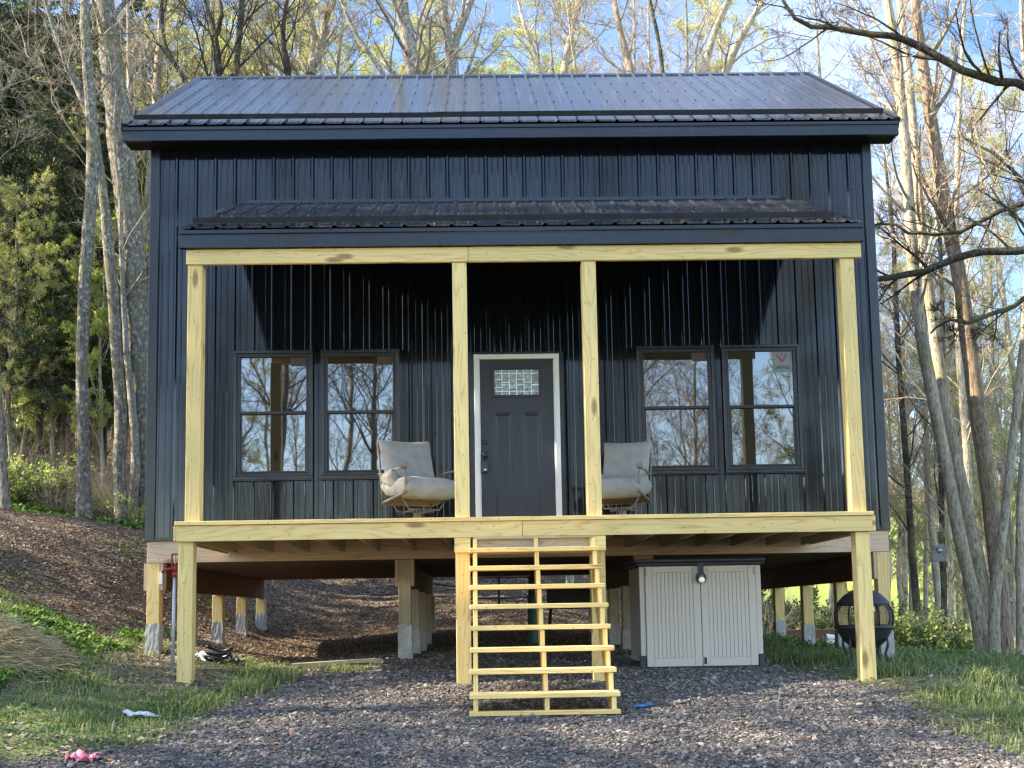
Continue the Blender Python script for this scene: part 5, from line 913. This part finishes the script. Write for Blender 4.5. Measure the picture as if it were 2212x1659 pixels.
x, y, z = scatter(16000, -7, -4.5, -5, 1.2, lambda x, y: .8 * sst(-.3, .8, bumps(x, y, 1.9, 5, 4)), r); A.add(*rosettes(x, y, z, r.uniform(.03, .075, len(x)), r, .9))
x, y, z = scatter(9000, -9, -4.4, -1, 7.5, lambda x, y: .5 * sst(.5, 1.4, bumps(x, y, 1.5, 6, 5)), r); A.add(*rosettes(x, y, z, r.uniform(.015, .05, len(x)), r, .8))
x, y, z = scatter(5000, 3.4, 12, 1, 12, lambda x, y: .5 + 0 * x, r); A.add(*rosettes(x, y, z, r.uniform(.03, .09, len(x)), r, .9))
tag(raw('weeds', *A.out(), M['sprout']), 'low leafy weeds on the bank and among the grass', kind='stuff')
# dead leaves
def flat_leaves(x, y, z, s, r):
    m_ = len(x); a = r.uniform(0, 2 * PI, m_); d = unit(np.stack([np.cos(a), np.sin(a), r.normal(0, .35, m_)], 1)); q = unit(np.stack([-np.sin(a), np.cos(a), r.normal(0, .35, m_)], 1)); o = np.stack([x, y, z + s * .4], 1); S_ = s[:, None]
    c = r.uniform(-.5, .5, (m_, 1)) * S_ * [0, 0, 1]; V = np.stack([o - d * S_, o + q * S_ * .6 + c, o + d * S_, o - q * S_ * .6 + c], 1).reshape(-1, 3); return V, np.arange(len(V)).reshape(-1, 4)
A = Acc(); x, y, z = scatter(260000, -11, 6, -1.5, 14, lambda x, y: litter_only(x, y) * (.9 - .6 * (gravel_mask(x, y) > .5)), r); A.add(*flat_leaves(x, y, z, r.uniform(.010, .032, len(x)), r))
x, y, z = scatter(30000, -6, 6, -6.6, 1, lambda x, y: .07 + .75 * sst(-.1, 1.0, bumps(x, y, 2.1, 5, 6)) * (1 - gravel_mask(x, y)), r); A.add(*flat_leaves(x, y, z, r.uniform(.012, .035, len(x)), r))
tag(raw('leaf_litter', *A.out(), M['litter']), 'brown dead leaves covering the slope behind and left of the cabin', kind='stuff')
# petals and bits of leaf caught on the porch roof
n_ = 420; xx = r.uniform(XL + .1, XR - .1, n_); vv_ = np.minimum(r.exponential(.55, n_) + .02, Lp - .1); Pq = np.array([0, PY - .03, PZ - .01]) + pu * vv_[:, None] + pn * .006; Pq[:, 0] = xx; V, F = flat_leaves(Pq[:, 0], Pq[:, 1], Pq[:, 2], r.uniform(.005, .017, n_), r)
tag(raw('roof_debris', V, F, islandm('petals', [(0, (.12, .10, .08)), (.45, (.3, .25, .2)), (.8, (.6, .55, .5))])), 'pale petals and leaf bits scattered on the porch roof', kind='stuff')
# dry grass mound at the left edge
n_ = 6500; cx, cy = -5.1, -2.15; u = r.normal(0, 1, (n_, 2)) * [.24, .30]; xx, yy = cx + u[:, 0], cy + u[:, 1]; dirn = unit(np.stack([np.full(n_, 1.0) + r.normal(0, .5, n_), -.55 + r.normal(0, .5, n_), np.full(n_, .25)], 1)); Ps = np.stack([xx, yy, gz(xx, yy) + .18 * np.exp(-(u ** 2).sum(1) / .12) * r.random(n_)], 1)
P = paths(Ps, dirn, r.uniform(.15, .42, n_), 5, .10, -.13, r); P[..., 2] = np.maximum(P[..., 2], gz(P[..., 0], P[..., 1]) + r.uniform(.0, .05, P.shape[:2])); tag(raw('dry_grass', *vtubes(P, tap(np.full(n_, .0034), 5, .5), 3), M['straw']), 'mound of dry straw coloured grass on the bank at the left edge', kind='stuff')
# ------------------------------------------------------------------ small things
def stick(px0, py0, px1, py1, Y, wpx, label, seed):
    a, b = at(px0, py0, Y), at(px1, py1, Y); r = np.random.default_rng(seed); n_ = 9; P = a + (b - a) * np.linspace(0, 1, n_)[:, None] + r.normal(0, .02, (n_, 3)); P[:, 1] = Y + np.linspace(0, .5, n_); P[:, 2] = gz(P[:, 0], P[:, 1]) + .04 + np.abs(np.linspace(-1, 1, n_)) * .06; o = P[0].copy(); P = P - o; R = np.linspace(1, .3, n_) * wpx * .0045
    A = Acc(); A.add(*vtubes(P[None], R[None], 6)); s, d, l, rad = kids(P[None], R[None], np.array([np.linalg.norm(b - a)]), 5, .3, .95, .7, .3, .6, r, .1); A.add(*vtubes(paths(s, d, l, 5, .15, 0, r), tap(rad, 5, .3), 4)); q = raw('fallen_branch', *A.out(), M['bark_dark'], smooth=True); q.location = o; tag(q, label, 'branch', 'fallen branches on the slope')
stick(925, 1290, 1190, 1318, 9.6, 5, 'longest fallen branch on the dead leaf slope seen under the cabin', 1); stick(800, 1315, 1000, 1318, 8.8, 4, 'thin fallen branch low on the slope seen under the cabin', 2); stick(1090, 1335, 1130, 1350, 8.0, 4, 'short fallen twig near the middle post under the cabin', 3)
b0, b1 = at(632, 1412, -.55), at(820, 1399, -.35)
q = empty('loose_board', (b0[0], -.55, zg(b0[0], -.5))); tag(q, 'weathered board lying on the ground under the left part of the deck', 'board'); mb = MB(); mb.beam((0, 0, .035), (b1[0] - b0[0], .12, .075), .14, .038); mb.build('board', M['grey'], q, bevel=.003)
q = empty('metal_gate', (px2x(1070, 8.2), 8.2, zg(px2x(1070, 8.2), 8.2))); tag(q, 'dark metal tube gate standing behind the cabin, seen through the steps', 'gate')
z0 = q.location[2]; zt = at(1070, 1240, 8.2)[2] - z0 + .25; gx0, gx1 = px2x(985, 8.2) - q.location[0], px2x(1140, 8.2) - q.location[0]; mb = MB()
mb.tube([(gx0, 0, 0), (gx0, 0, zt), (gx1, 0, zt), (gx1, 0, 0), (gx0, 0, 0)], .022, 8); mb.build('gate_frame', M['iron'], q, smooth=True)
for t in (.2, .42, .64, .84): mb = MB(); mb.tube([(gx0 + .022, 0, zt * t), (gx1 - .022, 0, zt * t)], .016, 8); mb.build('rail', M['iron'], q, smooth=True)
mb = MB(); mb.box(-.02, .02, -.016, .016, .02, zt - .02); mb.build('upright', M['iron'], q)
M['teal'] = mat('teal_paint', (.02, .12, .105), .5)
xq = px2x(1140, 4.0); q = empty('support_jack', (xq, 4.0, zg(xq, 4.0))); tag(q, 'teal painted steel post under the middle of the cabin floor', 'jack post'); mb = MB(); mb.lathe([(.07, -.1), (.07, .72), (.055, .73), (.055, 1.0)], n=18); mb.build('tube', M['teal'], q); mb = MB(); mb.box(-.09, .09, -.09, .09, 1.0, 1.015); mb.lathe([(.02, 1.015), (.02, 1.255 - q.location[2])], n=10); mb.build('head_plate', M['iron'], q)
xq = px2x(1222, 5.3); q = empty('garden_bench', (xq, 5.3, zg(xq, 5.3))); tag(q, 'black bench stored under the cabin behind the steps', 'bench'); mb = MB(); mb.box(-.38, .38, -.2, .2, .40, .46); mb.build('seat', M['black'], q, bevel=.01)
mb = MB(); mb.box(-.38, .38, .19, .22, .50, .82); mb.build('backrest', M['black'], q, bevel=.01)
for sx_ in (-1, 1):
    for sy_ in (-1, 1): mb = MB(); mb.tube([(sx_ * .33, sy_ * .16, .41), (sx_ * .35, sy_ * .18, .2), (sx_ * .36, sy_ * .19, 0)], .018, 8); mb.build('leg', M['iron'], q)
# timber curb and pipes behind the right side
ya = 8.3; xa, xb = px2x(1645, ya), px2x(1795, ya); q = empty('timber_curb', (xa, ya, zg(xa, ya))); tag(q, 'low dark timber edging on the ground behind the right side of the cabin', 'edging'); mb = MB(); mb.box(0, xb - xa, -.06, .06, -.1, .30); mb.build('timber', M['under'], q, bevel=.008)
for i, (py, lab) in enumerate([(1375, 'upper of two white plastic pipes behind the fire pit'), (1386, 'lower of two white plastic pipes behind the fire pit')]):
    p = at(1782, py, 4.2); p2 = at(1850, py + 2, 4.6); q = empty('plastic_pipe', tuple(p)); tag(q, lab, 'pipe', 'white pipes'); d = p2 - p; mb = MB(); mb.tube([(0, 0, 0), tuple(d * .97)], .036, 14, cap=False); mb.build('tube', M['white'], q, smooth=True); mb = MB(); mb.tube([tuple(d * .9), tuple(d)], .045, 14); mb.tube([tuple(-d * .001), tuple(d * .12)], .043, 14, cap=False); mb.build('coupling', M['white'], q)
    if i: mb = MB(); mb.box(.05, .35, -.05, .4, -.30, -.04); mb.build('support_block', M['grey'], q)
# electric box on a pole
p = at(2026, 1195, 13.0); g = zg(p[0], 13); q = empty('meter_post', (p[0], 13.0, g)); tag(q, 'small grey electric meter box on a dark post in the trees right of the cabin', 'meter box'); mb = MB(); mb.tube([(.12, .08, -.2), (.12, .08, p[2] - g + .5)], .06, 10); mb.build('post', M['bark_dark'], q); mb = MB(); mb.box(-.14, .14, -.08, .015, p[2] - g - .2, p[2] - g + .2); mb.build('box', mat('box_grey', (.13, .14, .15), .5), q, bevel=.01); mb = MB(); mb.lathe([(.06, 0), (.06, .03), (.05, .05), (.02, .055)], (0, 0, 0), 16); xf(mb, Matrix.Translation((0, -.081, p[2] - g + .06)) @ Matrix.Rotation(PI / 2, 4, 'X')); mb.build('dial', M['glass'], q)
def rag(name, px, py, Y, w_, d_, hgt, m_, label, cat, seed, grp=None):
    r = np.random.default_rng(seed); p = at(px, py, Y); n_ = 14; u, v = np.meshgrid(np.linspace(-1, 1, n_), np.linspace(-1, 1, n_)); rr = 1 - .35 * (u * u * v * v) + .25 * np.sin(2.3 * u + seed) * np.cos(2.9 * v); x_ = u * w_ / 2 * rr; y_ = v * d_ / 2 * rr; z_ = hgt * (.5 + .5 * np.sin(5 * u + 3 * v * v + seed)) * (.4 + .6 * np.abs(np.cos(4 * v + 2 * u))) + r.normal(0, hgt * .12, u.shape)
    Z_ = gz(p[0] + x_, Y + y_) - zg(p[0], Y) + z_ + .012; V = np.stack([x_, y_, Z_], -1).reshape(-1, 3); i = np.arange(n_ * n_).reshape(n_, n_); q = raw(name, V, np.stack([i[:-1, :-1], i[:-1, 1:], i[1:, 1:], i[1:, :-1]], -1).reshape(-1, 4), m_, smooth=True); q.location = (p[0], Y, zg(p[0], Y)); s_ = q.modifiers.new('t', 'SOLIDIFY'); s_.thickness = .003; tag(q, label, cat, grp); return q
M['pinkc'] = fabricm('pink_plastic', (.62, .22, .30), (.50, .14, .20)); M['bluec'] = fabricm('blue_plastic', (.10, .22, .42), (.06, .14, .30))
rag('pink_rag', 178, 1622, -5.05, .21, .20, .05, M['pinkc'], 'crumpled pink plastic scrap in the weeds at the lower left corner', 'scrap', 2)
rag('white_plastic_scrap', 302, 1506, -3.2, .27, .12, .03, M['bagp'], 'crumpled white plastic scrap in the grass left of the gravel', 'scrap', 5)
rag('blue_scrap', 1388, 1502, -3.3, .18, .08, .02, M['bluec'], 'small blue plastic scrap on the gravel right of the steps', 'scrap', 8)
rag('plastic_bag', 455, 1400, -.45, .48, .35, .09, M['bagp'], 'white plastic bag lying at the foot of the left corner post', 'plastic bag', 9)
p = at(472, 1408, -.8); q = empty('garden_hose', (p[0], -.8, zg(p[0], -.8))); tag(q, 'dark coiled hose on the white plastic bag beside the hydrant', 'hose'); mb = MB(); a_ = np.linspace(0, 5 * PI, 60); mb.tube(np.stack([.13 * np.cos(a_) * (1 + .1 * np.sin(a_ * .7)), .10 * np.sin(a_), .035 + .008 * a_ + .02 * np.sin(a_ * 2.1)], 1), .016, 7); mb.build('coil', M['black'], q, smooth=True); mb = MB(); mb.tube([(.13, 0, .03), (.2, -.06, .05), (.24, -.14, .03)], [.018, .018, .022], 8); mb.build('nozzle', M['slate'], q, smooth=True)
rk = [(1640 / 2.7765 * 0 + 1135, 1310, 8.3, .10, 'pale flat stone on the slope seen under the cabin middle'), (1800, 1460, .9, .16, 'flat stone in the grass right of the storage cabinet'), (2165, 1418, 2.2, .12, 'grey stone in the grass by the foot of the right clump')]
for i, (px, py, Y, s_, lab) in enumerate(rk): x_ = px2x(px, Y); V, F = stones(np.zeros(1), np.zeros(1), np.zeros(1), np.array([s_]), np.random.default_rng(i)); q = raw('stone', V, F, M['stone'] if i else mat('pale_stone', (.4, .35, .27), .9)); q.location = (x_, Y, zg(x_, Y) + .02); b_ = q.modifiers.new('s', 'SUBSURF'); b_.levels = b_.render_levels = 1; tag(q, lab, 'stone')
